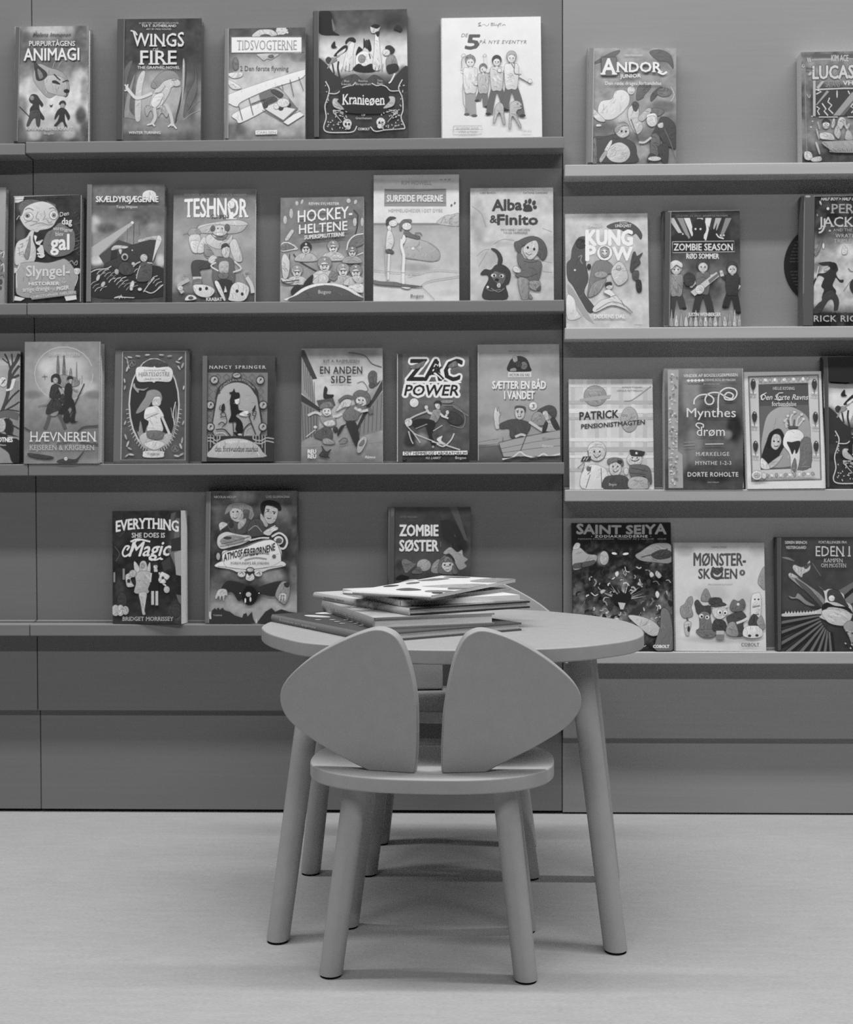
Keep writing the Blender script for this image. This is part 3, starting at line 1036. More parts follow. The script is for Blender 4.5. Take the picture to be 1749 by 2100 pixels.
TROUS += [S(185, '610,940 620,870 650,840 680,860 690,940 700,1010 680,1010 660,930 640,930 615,1000 600,1000'), S(185, '740,850 790,825 830,850 830,890 800,900 790,940 830,1030 815,1040 770,960 750,960 745,1040 728,1045 735,930'),
 E(140, 800, 850, 8, 8), E(110, 826, 870, 8, 7), C(150, 5, '345,560 350,480 420,445'), C(150, 5, '352,690 360,850 390,900'), C(120, 5, '775,520 775,600 830,610'), C(120, 5, '745,515 772,560'),
 L(150, 4, '278,1032 508,1030 506,1098 276,1102 278,1032'), T(150, 'EN GRAPHIC NOVEL', 300, 1058, 484, 17, s=.2), T(150, 'af Béja og Nataël', 320, 1086, 466, 17, s=.2), T(150, 'CARLSEN', 832, 1080, 912, 12)]
shelf_book('white book with a line of dancing children in dark trousers, top shelf, right end', F3,
 [(182, 154), (990, 134), (998, 1108), (189, 1116)], TROUS, Z1, .012, True, 225, 232)

# ---- top shelf of the right unit
shelf_book('pale grey hardback with a cloaked child, alone on the left of the right-hand top shelf', F4,
 [(145, 116), (668, 118), (676, 812), (125, 816)], [
 G((116, 165), (200, 160), (330, 150), (430, 160), (560, 150), (660, 120), (760, 140), (812, 120)),
 B(260, 190, 70, 50, 130, .7), B(600, 180, 60, 60, 115, .7), B(330, 500, 60, 80, 215, .8), B(420, 570, 60, 60, 205, .8), B(590, 470, 90, 40, 110, .8), B(230, 610, 80, 40, 120, .8), B(460, 740, 60, 50, 175, .8), B(640, 560, 50, 50, 110, .8), N(30, 50, 6),
 S(112, '165,210 260,150 330,128 300,165 220,200'), S(105, '510,140 570,125 640,160 655,240 620,200 560,190'), S(108, '430,430 440,350 490,330 520,350 480,400 470,420'), S(95, '520,400 560,360 590,355 560,400 520,440'),
 E(120, 600, 385, 45, 28), C(200, 5, '640,440 660,400 640,350'), S(225, '195,500 215,440 280,425 300,380 350,370 385,400 385,450 360,490 330,520 280,550 220,545'), E(215, 398, 372, 24, 26),
 S(205, '385,560 380,490 410,460 440,470 450,540 470,600 430,640'), S(90, '405,455 425,440 445,462 430,500 412,490'), S(120, '500,490 560,480 600,500 560,530'), S(190, '440,540 500,480 520,500 470,560'),
 S(220, '150,470 240,555 200,560 160,520'), S(222, '190,580 215,582 212,592 186,592'),
 S(86, '160,800 165,665 240,655 300,640 360,665 420,700 432,760 425,812 200,812'), S(128, '160,812 165,680 185,670 190,812'), S(205, '300,620 312,580 345,570 380,590 385,640 350,662 318,650'), S(160, '300,630 300,600 345,565 385,590 340,592 318,625'), E(60, 340, 622, 6, 7), E(60, 366, 624, 6, 7),
 S(205, '245,760 275,710 330,690 380,720 390,770 350,810 280,805'), S(225, '235,740 262,690 280,676 278,700 252,745'), S(180, '205,790 240,740 250,760 215,812'),
 E(215, 525, 555, 34, 40), S(232, '490,540 500,520 545,515 560,560 545,530 510,530'), S(80, '565,570 580,535 630,545 670,600 672,720 640,720 600,700 560,640 525,650 540,610'), S(110, '520,650 560,640 575,690 560,770 520,770'), S(75, '560,720 620,700 620,812 590,812'), S(75, '510,760 545,770 520,800 495,805'),
 L(95, 4, '395,545 445,680'), C(205, 12, '520,660 480,690 445,690'), S(205, '560,580 590,570 590,600 565,600'), C(120, 5, '600,610 640,700 668,790'), E(205, 540, 790, 40, 14),
 T(225, 'Inka Hartmann', 358, 164, 466, 10), R(122, 218, 172, 308, 284), L(85, 4, '216,172 308,172 312,286 218,286 216,172'), T(240, 'A', 220, 276, 302, 100, b=.03, f=1, sh=(100, 4, 4)),
 T(240, 'NDOR', 312, 262, 580, 62, b=.03, f=1, sh=(95, 4, 5)), C(240, 12, '560,262 590,275 615,262'), T(236, 'JUNIOR', 330, 300, 456, 24, b=.02, r=-4), T(238, 'Den røde drages forbandelse', 240, 342, 580, 23),
 hinge(132, 130, 160, 118, 814, 175, 12)], Y1, .016, True, 150, 150)

shelf_book('thick worn book with zigzag lightning in a window, top right corner of the picture', (1580, 60, 7.5),
 [(488, 388), (1950, 300), (1960, 2040), (470, 2040)], [
 G((300, 130), (400, 105), (460, 140), (800, 140), (900, 85), (1300, 80), (1400, 130), (1650, 150), (1800, 110), (2040, 75)), B(650, 700, 120, 200, 150, .6), B(560, 1100, 60, 600, 120, .9), B(680, 1700, 90, 160, 135, .8), B(1000, 1750, 300, 60, 150, .7), B(1100, 1950, 400, 80, 60, .8), N(34, 90, 12),
 R(100, 640, 380, 1960, 440), L(190, 10, '630,470 930,462'), L(150, 10, '630,486 930,478'), L(190, 10, '1200,455 1960,440'), T(215, 'KIM ACE', 935, 490, 1196, 100, b=.01),
 L(210, 14, '570,440 580,500'), L(210, 14, '600,440 612,500'), E(200, 503, 565, 26, 30), E(110, 503, 562, 12, 14), S(195, '570,705 620,640 640,660 620,710'),
 T(215, 'LUCAS O\'KIDD', 648, 765, 2080, 210, b=.03, o=(96, .07), r=-30), T(185, '&', 1055, 790, 1088, 40), T(170, 'SATANS', 845, 890, 1060, 100), T(222, 'VHS', 1110, 860, 1330, 68, b=.04),
 R(72, 700, 940, 1960, 1330), P(190, '700,900 780,800 830,800 740,920'), L(205, 22, '690,930 1100,912 1960,905'), P(165, '690,1170 860,945 900,960 720,1160'), P(165, '960,1330 1260,960 1300,1060 1060,1330'), P(110, '1060,1330 1290,1080 1300,1120 1120,1330'),
 L(220, 18, '905,1055 880,1120 940,1170 890,1230 960,1300'), L(220, 18, '700,1000 780,960 720,940'), L(220, 18, '790,1140 850,1230 820,1260 880,1330'), L(220, 16, '705,1190 750,1220 720,1260 750,1320'), L(220, 18, '1190,950 1215,1000'), L(220, 18, '1290,1120 1230,1190 1290,1230 1240,1290'),
 E(220, 1020, 1000, 10, 60), R(190, 650, 790, 690, 1340), R(190, 740, 1342, 1030, 1362), R(190, 1180, 1340, 1960, 1360), P(190, '730,1420 760,1540 745,1540 715,1430'),
 E(195, 850, 1470, 56, 66), E(235, 826, 1468, 26, 30), E(235, 878, 1468, 26, 30), E(60, 832, 1470, 8, 9), E(60, 872, 1470, 8, 9), S(70, '790,1440 800,1400 850,1385 905,1405 910,1440 850,1420'), S(210, '760,1600 860,1590 950,1620 980,1700 860,1700 760,1680'),
 S(205, '930,1500 950,1390 985,1380 990,1450 960,1520'), S(200, '1020,1500 1040,1390 1090,1350 1150,1390 1160,1470 1210,1440 1215,1490 1170,1550 1120,1480 1080,1540'), S(190, '970,1600 1020,1480 1080,1600 1040,1690'), C(110, 6, '1070,1420 1110,1430 1130,1480'), S(185, '1140,1640 1180,1540 1240,1600 1260,1700 1150,1700'),
 S(165, '780,1740 1000,1720 1960,1690 1960,1880 1000,1900 900,1850'), S(190, '690,1540 720,1550 750,1680 730,1690'), S(195, '680,1740 720,1760 760,1900 740,1920')]
 + [L(105, 5, [(880 + i * 36, 1840 + (i % 2) * 20), (940 + i * 30, 1890 - i)]) for i in range(14)]
 + [S(215, '515,1900 560,1880 620,1905 640,1990 580,2020 520,1990'), S(205, '620,1990 760,1960 770,2030 640,2040'), L(165, 8, '520,600 545,1700 555,1950'), C(200, 8, '550,1000 590,1060 605,1010'), E(225, 632, 1345, 10, 10), E(225, 640, 1420, 10, 10), E(225, 616, 1510, 12, 12), L(70, 10, '540,600 660,620')],
 Y1, .030, False, 180, 120, yb=-.037)

# ---- second shelf of the left and middle units
shelf_book('pale plain book cut off by the left edge of the picture, second shelf', F5,
 [(-700, 120), (54, 130), (46, 1262), (-700, 1262)], [G((130, 165), (600, 168), (740, 165), (1262, 150)), N(10, 80, 7), B(0, 900, 60, 140, 120, .7),
 C(90, 8, '0,745 30,760 20,800 44,790'), C(225, 8, '0,780 40,760 30,820'), C(80, 8, '0,840 20,870 40,900 10,960'), C(225, 8, '10,900 35,880 40,960'), C(85, 8, '0,1000 30,990 40,1020'), E(90, 8, 1060, 16, 26), E(90, 5, 1120, 14, 20)], Z2, .016, True, 165, 165)

SLY = [G((180, 62), (700, 55), (1262, 48)), N(18, 60, 3), B(200, 580, 60, 120, 100, .8), B(160, 900, 40, 60, 190, .8), B(230, 310, 70, 60, 110, .8),
 P(228, '135,215 240,208 230,250 180,270 135,270'), S(112, '185,330 200,280 260,240 350,240 400,262 330,290 260,330 220,400 190,440 205,370'), S(110, '460,250 500,265 555,290 550,320 500,290'),
 S(214, '200,420 220,390 250,320 330,275 420,258 500,280 552,320 585,400 560,450 530,500 480,530 400,545 370,565 300,545 250,510 215,460'), L(214, 6, '165,440 190,400 215,420'),
 E(236, 285, 410, 46, 42, 10), L(130, 5, ell(285, 410, 46, 42)), E(150, 275, 400, 22, 20), E(40, 272, 402, 9, 10), E(236, 535, 395, 40, 44), L(130, 5, ell(535, 395, 40, 44)), E(160, 537, 395, 20, 22), E(60, 537, 396, 8, 9),
 C(110, 5, '250,340 290,325 335,345'), C(110, 5, '490,330 530,320 560,345'), C(140, 4, '380,360 360,420 390,440 360,470'), C(140, 4, '300,500 400,470 480,490 530,480'), C(150, 4, '250,470 300,450 360,460'), C(150, 4, '440,350 450,400 430,440'), C(150, 4, '470,440 490,470 520,455'),
 S(214, '300,560 340,545 330,640 360,740 340,860 240,880 150,880 165,680 260,620'), S(145, '300,600 305,660 300,760 280,840 245,800 285,660'), C(120, 5, '200,690 230,680 215,720'), C(140, 4, '180,780 230,760 240,820'), C(130, 4, '190,720 200,800'),
 S(228, '340,600 370,610 360,660 430,640 400,690 430,700 440,790 400,810 400,780 370,740 400,700 360,680'), C(228, 16, '370,780 420,780 440,800 410,815 380,800'),
 S(122, '445,620 480,560 520,540 600,470 680,520 740,560 750,680 720,760 640,800 540,810 470,770 430,700'), S(170, '160,1150 165,960 200,880 330,860 480,870 600,840 640,830 690,860 740,930 770,1000 750,1100 720,1170 600,1190 480,1190 300,1220 200,1200'),
 C(225, 9, '170,1120 165,980 200,880'), C(225, 6, '740,930 775,1010 750,1100'), P(228, '150,1200 250,1225 210,1250 140,1245'), P(228, '640,1195 760,1190 765,1235 660,1250'), S(225, '130,920 180,930 160,970 130,965'), S(222, '740,930 800,930 790,980 750,985'),
 T(232, 'Den', 598, 412, 688, 46, r=-16), T(238, 'dag', 618, 488, 718, 68, b=.02), T(236, 'vores', 532, 548, 636, 44), T(236, 'lærer', 642, 564, 728, 44), T(236, 'blev', 556, 604, 632, 46), T(242, 'gal', 508, 745, 690, 160, b=.03, r=-8),
 T(222, 'Slyngel-', 264, 1005, 696, 110, b=.025, r=-6), T(236, 'HISTORIER', 290, 1096, 594, 34, b=.045, r=-4), T(215, 'for', 612, 1076, 660, 32, s=.3), T(232, 'artige drenge', 230, 1160, 496, 46, b=.01, r=-16), T(210, 'og', 506, 1140, 552, 30), T(236, 'PIGER', 568, 1150, 690, 38, b=.03, r=-18),
 P(150, '300,1190 760,1150 765,1185 320,1240'), T(215, 'CHRISTOPHER NIELSEN', 308, 1225, 752, 26, b=.02, r=-52)]
for i in range(16):
    SLY.append(L(100, 4, [(740 + (i % 4) * 18, 380 + i * 28), (765 + (i % 5) * 12, 360 + i * 27)]))
SLY += [C(160, 8, '690,870 720,850 740,880 770,850 770,890 740,890'), L(120, 6, '700,770 780,720'), L(120, 6, '745,660 800,650'), hinge(66, 122, 140, 212, 1260, 170, 10), L(150, 12, '815,200 805,1260'), L(190, 8, '140,213 820,188')]
shelf_book('battered dark book with a bulging-eyed cartoon head, left end of the second shelf', F5,
 [(134, 214), (822, 188), (808, 1262), (115, 1262)], SLY, Z2, .020, True, 80, 60)

shelf_book('grey book with a fishing boat and swimmers in rough water, second shelf', F5,
 [(874, 92), (1640, 84), (1630, 1258), (858, 1258)], [
 G((90, 112), (200, 118), (330, 108), (500, 135), (640, 150), (800, 150), (880, 110), (960, 72), (1150, 62), (1258, 80)), B(930, 480, 90, 90, 210, .9), B(1060, 520, 120, 60, 95, .8), B(1200, 450, 200, 60, 140, .7), B(1450, 420, 150, 80, 95, .6), B(1540, 520, 110, 50, 155, .7), B(960, 840, 90, 60, 225, .9), B(1600, 850, 50, 70, 220, .8), B(900, 1170, 60, 40, 200, .7), N(24, 80, 8),
 P(190, '868,740 1310,462 1332,478 975,800 868,800'), E(238, 1318, 470, 16, 16), L(50, 5, '1335,480 1330,690'), L(70, 3, '1270,520 1265,700'), L(80, 3, '1385,480 1390,600'),
 P(84, '985,800 1180,640 1330,690 1260,780 1050,900'), S(72, '1040,890 1180,800 1280,710 1400,670 1570,640 1560,760 1520,870 1400,900 1200,920 1080,920'), S(200, '1380,640 1480,610 1570,600 1575,640 1480,640 1390,665'), S(222, '1570,600 1612,640 1560,760 1520,860 1535,760'),
 S(205, '1110,730 1150,695 1270,705 1260,725 1180,730 1120,745'), S(215, '1185,735 1215,740 1205,785 1190,770'), P(60, '1110,750 1170,745 1170,820 1100,840'), E(225, 1318, 745, 7, 7),
 S(56, '870,980 1000,920 1110,900 1200,930 1400,900 1632,930 1632,1200 870,1200')]
 + [C(150 + (i * 37) % 80, 5 + i % 3, [(890 + (i * 97) % 700, 960 + (i * 53) % 200), (915 + (i * 97) % 700, 930 + (i * 53) % 200), (955 + (i * 97) % 700, 915 + (i * 53) % 200)]) for i in range(34)]
 + [C(215, 9, '880,980 960,940 1060,930 1110,905'), C(215, 8, '1430,1160 1480,1090 1540,1020'), C(215, 9, '1440,1150 1520,1170 1625,1090'),
 E(190, 1245, 812, 34, 36), E(60, 1245, 816, 20, 24), S(80, '1180,930 1220,865 1290,870 1340,920 1320,980 1230,990'), E(205, 1435, 822, 36, 38), S(95, '1360,1030 1390,890 1440,860 1500,870 1520,930 1500,1040 1400,1060'), C(200, 12, '1330,910 1360,880 1400,860'), E(200, 1330, 880, 18, 16), C(205, 10, '1470,870 1520,875'), C(210, 7, '1360,1030 1375,960 1400,900'),
 E(215, 1318, 1090, 20, 42, 15), E(215, 1310, 1130, 16, 18), E(225, 1395, 1135, 20, 16), E(200, 980, 1020, 16, 34, 20), E(200, 1030, 1085, 18, 30, 30), E(180, 1165, 960, 22, 28),
 E(225, 1490, 200, 70, 52), T(240, 'SKÆLDYRSJÆGERNE', 960, 266, 1578, 60, b=.035, sh=(80, 4, 4)), T(232, 'Tanja Wijnen', 1160, 327, 1370, 26), L(215, 8, '1140,1222 1200,1214 1340,1220'), L(225, 6, '1190,1232 1212,1190 1222,1225'), C(215, 6, '1150,1215 1200,1205 1250,1222'),
 hinge(125, 862, 905, 92, 1258, 150, 10)], Z2, .018, True, 115, 112)

shelf_book('grey book with a bearded man, a thin companion and skulls, second shelf', F6,
 [(104, 118), (768, 112), (767, 1020), (92, 1024)], [
 G((112, 120), (150, 118), (360, 150), (500, 168), (700, 160), (850, 150), (950, 120), (960, 92), (1024, 80)), B(430, 600, 260, 200, 178, .6), B(170, 860, 60, 60, 190, .7), B(700, 860, 60, 80, 170, .7), N(18, 70, 10),
 T(195, 'JULIE FERSER · ILLUSTRERET AF ANNETTE ANDERSEN', 190, 162, 696, 15), 
 T(240, 'TESHNOR', 194, 336, 704, 160, f=1, b=.02, grow=-.06, sh=(100, 5, 5)), E(240, 572, 236, 30, 34), T(60, 'SUMPEN', 412, 352, 548, 36, b=.01, r=4), T(240, '1', 556, 354, 590, 60, f=1),
 S(205, '300,430 340,400 560,365 660,368 708,400 640,440 540,470 330,450'), S(185, '300,440 420,400 640,410 700,405 620,470 340,470'),
 C(150, 12, '180,480 260,450 300,400 310,380'), S(165, '220,470 250,430 310,440 320,480 250,495'), S(205, '235,490 320,490 315,620 260,628 232,560'), S(225, '240,540 315,540 312,620 262,625'),
 S(178, '350,640 370,530 420,490 520,520 590,520 660,620 660,700 600,700 480,660 400,680'), S(215, '310,560 350,500 380,540 355,620 300,630'), S(205, '560,560 610,520 655,640 660,700 600,690'), S(205, '370,500 420,480 520,540 580,480 570,540 480,600 380,560'), 
 E(205, 480, 450, 62, 46), S(130, '412,480 440,505 530,500 545,470 520,520 460,525'), E(235, 480, 478, 30, 14), E(110, 425, 432, 18, 24), E(110, 540, 425, 20, 28), E(60, 465, 432, 5, 6), E(60, 500, 432, 5, 6), S(150, '360,560 420,620 430,660 360,650'),
 S(78, '250,720 300,690 400,700 440,680 410,750 320,770 325,830 265,835'), R(205, 262, 826, 332, 848), S(130, '270,850 330,848 328,900 268,900'), S(205, '385,690 420,650 460,670 450,710 410,720'), 
 S(110, '440,700 500,670 580,680 600,760 590,880 430,870'), S(205, '500,600 520,560 560,580 556,660 520,670 498,640'), S(75, '495,600 500,565 540,555 562,590 540,580 510,590'), S(185, '480,710 550,705 545,800 480,790'), C(218, 12, '450,710 410,740 470,780'), C(218, 12, '600,700 655,760 590,790'),
 S(60, '440,860 580,860 570,1000 545,1010 525,900 510,1000 450,930'), P(225, '525,900 540,950 515,955'), S(120, '470,800 550,800 540,840 480,840'),
 S(220, '265,900 310,890 390,900 440,940 400,990 330,990 280,960'), E(60, 322, 928, 13, 15), E(60, 374, 922, 12, 14), S(222, '440,880 470,870 525,1000 510,1015'), S(215, '560,980 580,900 640,870 720,920 680,1020 560,1020'), E(60, 622, 944, 12, 14), E(60, 664, 968, 12, 14), C(205, 30, '700,830 740,900 750,960'), S(222, '200,1020 220,980 270,980 290,1010'), E(90, 245, 1000, 20, 12),
 C(190, 30, '180,960 150,900 230,850'), C(170, 14, '690,830 680,790 720,780'), C(170, 10, '190,850 175,810 205,800'), T(225, 'KRABAT', 372, 1024, 500, 28, b=.03), E(220, 160, 920, 22, 20)], Z2, .010, False, 140, 150)

shelf_book('grey book with a crowd of ice hockey players above a dark arc, second shelf', F6,
 [(972, 184), (1654, 174), (1652, 1018), (974, 1024)], [
 G((174, 118), (300, 125), (480, 132), (640, 140), (800, 165), (1024, 170)), B(1080, 420, 100, 200, 140, .5), B(1300, 660, 300, 70, 180, .6), N(22, 60, 11),
 E(195, 1108, 226, 14, 20), E(195, 1150, 214, 9, 20, 20), E(190, 1062, 310, 16, 42), E(195, 1012, 362, 16, 36), E(195, 1530, 206, 18, 20), E(195, 1586, 216, 13, 20, 20), E(195, 1580, 380, 16, 36), E(190, 1640, 380, 12, 36), 
 L(66, 10, '1605,330 1600,420 1585,480'), C(80, 12, '1570,280 1605,320 1600,340'), S(205, '1010,520 1060,445 1085,450 1070,480 1035,530'), 
 S(222, '980,560 1020,540 1080,560 1118,600 1070,610 985,620'), S(125, '985,565 1030,552 1090,585 1060,600 985,610'), C(225, 10, '1515,610 1530,540 1580,490 1650,475'), S(120, '1535,600 1560,530 1640,500 1650,560'), C(222, 9, '1545,700 1580,660 1650,630'), 
 C(70, 9, '1080,640 1130,700 1270,780 1370,820'), C(60, 6, '1050,640 1040,760')]
 + [x for hx, hy, r, hel, body in ((1183, 600, 44, 60, 190), (1405, 590, 46, 150, 200), (1110, 790, 44, 165, 205), (1335, 735, 54, 150, 205), (1485, 780, 48, 160, 190), (1590, 790, 48, 140, 200), (1560, 630, 38, 130, 170))
    for x in (S(body, [(hx - r * 2, hy + r * 2.2), (hx - r * 1.4, hy + r), (hx, hy + r * .7), (hx + r * 1.4, hy + r), (hx + r * 2, hy + r * 2.2)]),
              E(hel, hx, hy - r * .35, r * 1.08, r), E(215, hx, hy + r * .2, r * .74, r * .72), L(70, 7, [(hx - r * .6, hy - r * .1), (hx + r * .6, hy - r * .12)]), E(50, hx - r * .3, hy + r * .1, 5, 6), E(50, hx + r * .3, hy + r * .1, 5, 6), C(80, 6, [(hx - r * .3, hy + r * .5), (hx, hy + r * .62), (hx + r * .3, hy + r * .45)]), E(220, hx, hy - r * .9, 8, 9))]
 + [S(60, '1060,940 1110,890 1150,910 1180,860 1240,810 1230,870 1150,950 1080,980'), S(225, '985,840 1080,860 1050,880 990,870'), S(140, '1370,820 1400,780 1440,820 1420,860 1380,850'), S(205, '1240,860 1320,800 1370,840 1340,890 1260,890'),
 S(225, '1520,920 1600,880 1652,900 1640,960'), C(60, 7, '985,850 1000,870 1130,855'), S(210, '985,700 1010,640 1050,700 1040,820 1000,840'), S(200, '1560,830 1620,820 1650,870 1600,880'),
 S(232, '1035,1024 1080,980 1160,920 1260,885 1350,880 1440,885 1540,920 1652,1000 1652,1030'), S(95, '1062,1028 1120,975 1200,930 1300,902 1400,902 1500,930 1580,975 1640,1026'), T(190, 'Bogoo', 1284, 966, 1386, 30, b=.02),
 T(225, 'KEVIN SYLVESTER', 1208, 244, 1454, 22, b=.02), T(240, 'HOCKEY-', 1118, 386, 1560, 100, b=.012, r=-38), T(240, 'HELTENE', 1128, 480, 1520, 78, b=.012, r=-32), T(240, 'SUPERSPRUTTERNE', 1172, 524, 1496, 32, b=.035, r=-28, sh=(60, 4, 4))], Z2, .012, False, 180, 130)

shelf_book('tall pale book with two girls in caps at a beach, second shelf', F7,
 [(104, 78), (798, 74), (803, 1090), (102, 1094)], [
 G((74, 190), (95, 195), (125, 182), (150, 225), (460, 228), (475, 170), (560, 188), (800, 196), (900, 210), (1094, 222)), B(440, 830, 150, 40, 165, .8), B(700, 700, 140, 90, 195, .6), B(230, 900, 130, 60, 220, .7), B(680, 940, 160, 40, 205, .8), B(700, 1040, 100, 30, 190, .5), N(12, 60, 14),  # darker band along the top paints in the shade of the shelf above
 R(140, 104, 468, 640, 484), S(195, '620,470 680,410 740,400 800,390 800,490'), C(140, 4, '650,470 680,420 690,465'), C(140, 4, '740,410 720,460 745,480'), L(150, 4, '640,480 800,496'),
 P(150, '192,190 694,188 696,330 190,330'), C(110, 4, '192,240 400,232 694,240'), C(110, 4, '192,306 420,296 694,302'), C(112, 4, '192,196 380,210 694,190'), T(232, 'SURFSIDE PIGERNE', 212, 292, 668, 56, b=.03, sh=(120, 3, 3)),
 T(165, 'KIM HOWELL', 332, 156, 576, 36), T(90, '* * *', 645, 122, 730, 14), T(185, 'HEMMELIGHEDER I DET DYBE', 226, 378, 664, 28), E(110, 738, 322, 8, 10, 30), E(110, 765, 304, 7, 10, 30),
 S(182, '340,740 360,620 380,580 470,600 580,640 640,700 640,760 600,778 500,770'), C(150, 4, '345,740 500,772 600,778 645,730 620,680 540,620'), E(235, 425, 675, 16, 12), C(160, 4, '440,660 480,700'),
 S(84, '206,480 208,440 240,415 288,425 250,440 222,470 216,490'), E(232, 262, 470, 34, 26), S(228, '215,500 240,490 250,545 230,540'), S(120, '316,520 320,470 350,440 410,440 405,465 360,475 335,500 330,530'), E(232, 375, 495, 38, 30), S(118, '350,540 380,530 420,560 480,575 470,600 400,585 360,570'), C(120, 8, '440,550 480,548 498,568'),
 S(218, '215,540 250,540 270,620 240,690 205,690'), S(105, '200,690 230,680 268,700 260,716 215,710'), S(236, '335,600 350,560 368,600 345,640'), C(236, 22, '335,600 332,660 350,740 345,860 345,990'), C(226, 18, '230,720 225,840 220,930'), S(236, '335,980 405,995 380,1005 335,995'), L(165, 4, '215,720 212,950'), L(165, 4, '190,640 200,900'),
 S(120, '102,935 160,945 280,950 340,965 500,985 440,990 300,985 102,965'), C(175, 5, '480,985 560,940 800,900'), C(170, 4, '104,850 300,870 480,880'), C(170, 4, '500,990 560,1050 600,1090'), C(190, 4, '380,900 600,850 800,860'), T(110, 'Bogoo', 406, 1072, 512, 24, b=.02)], Z2, .010, False, 205, 215)

shelf_book('light book with a girl, a dark dog and a paw print, second shelf', F7,
 [(894, 186), (1566, 180), (1573, 1084), (890, 1090)], [
 G((180, 205), (600, 205), (900, 200), (1090, 195)), B(960, 480, 80, 180, 170, .8), B(1040, 760, 110, 90, 180, .6), B(1100, 640, 130, 30, 175, .7), B(1480, 700, 120, 160, 185, .6), B(1250, 860, 90, 90, 180, .5), N(22, 60, 15),
 C(150, 5, '905,330 980,390 1020,500'), C(150, 4, '940,740 1000,690 1050,680'), C(150, 4, '960,820 1030,700'), C(150, 4, '1080,640 1160,600 1250,610'), C(165, 4, '1480,510 1560,540'), C(165, 4, '1500,780 1560,790'), C(165, 4, '1480,860 1560,870'),
 T(110, 'LARS BENDIX', 972, 228, 1100, 14), T(110, 'CATRINE ZANDERS', 1322, 228, 1520, 14), T(72, 'Alba', 1072, 366, 1310, 92, b=.05, r=-8), T(72, '&', 1052, 464, 1108, 64, b=.03), T(72, 'Finito', 1114, 478, 1440, 84, b=.05, r=0),
 S(72, '1322,360 1335,335 1365,315 1390,335 1395,365 1360,372 1335,370'), E(72, 1335, 322, 12, 17, -20), E(72, 1376, 288, 13, 20, 10), E(72, 1410, 302, 13, 18, 25), E(72, 1345, 292, 11, 16, -10), E(72, 1418, 338, 15, 12, 0),
 T(110, 'MYSTERIET OM DEN', 1142, 530, 1376, 16), T(110, 'TAVSE PAPEGØJE', 1160, 554, 1358, 16),
 S(70, '1060,676 1100,680 1140,720 1155,770 1140,810 1115,800 1120,760 1100,710'), S(66, '975,880 1010,845 1060,850 1100,810 1160,810 1210,850 1220,900 1205,960 1180,980 1190,1084 1005,1084 1000,1010 1040,930 1030,890 990,890'),
 S(108, '1060,900 1090,860 1130,870 1180,890 1160,960 1110,960'), E(225, 1082, 895, 22, 15), E(225, 1148, 900, 18, 15), E(40, 1086, 896, 9, 10), E(40, 1144, 901, 9, 10), E(45, 1108, 930, 18, 12), E(205, 1124, 976, 16, 20), C(120, 8, '1020,1000 1060,1020 1140,1010'), E(230, 1034, 990, 10, 10), C(150, 5, '1060,1000 1120,1030 1170,1000'),
 S(96, '1260,680 1250,630 1290,610 1330,590 1400,575 1470,600 1510,660 1515,730 1480,770 1420,700 1380,640 1310,660 1300,720'), S(205, '1322,690 1350,640 1420,610 1445,650 1440,710 1400,760 1360,760'), E(50, 1360, 668, 9, 12), E(50, 1412, 682, 9, 12), C(90, 5, '1340,710 1370,728 1395,718'), C(110, 6, '1255,620 1270,660 1255,690'), C(110, 6, '1480,720 1470,760 1430,770'),
 S(112, '1275,720 1310,720 1340,760 1420,770 1470,790 1470,860 1440,940 1350,940 1280,910 1255,890 1300,870 1310,840 1280,800'), C(75, 5, '1290,900 1360,910 1440,880'), C(80, 5, '1330,780 1380,790 1440,780'), S(208, '1240,830 1270,820 1305,860 1280,875 1245,860'), S(150, '1280,920 1370,940 1360,1084 1310,1084'), S(150, '1370,945 1450,940 1465,980 1440,1020 1380,1000'), S(95, '1430,1010 1465,980 1460,1020'), S(130, '1370,1084 1380,1050 1400,1084'), C(100, 4, '1370,950 1362,1060')], Z2, .011, False, 190, 200)

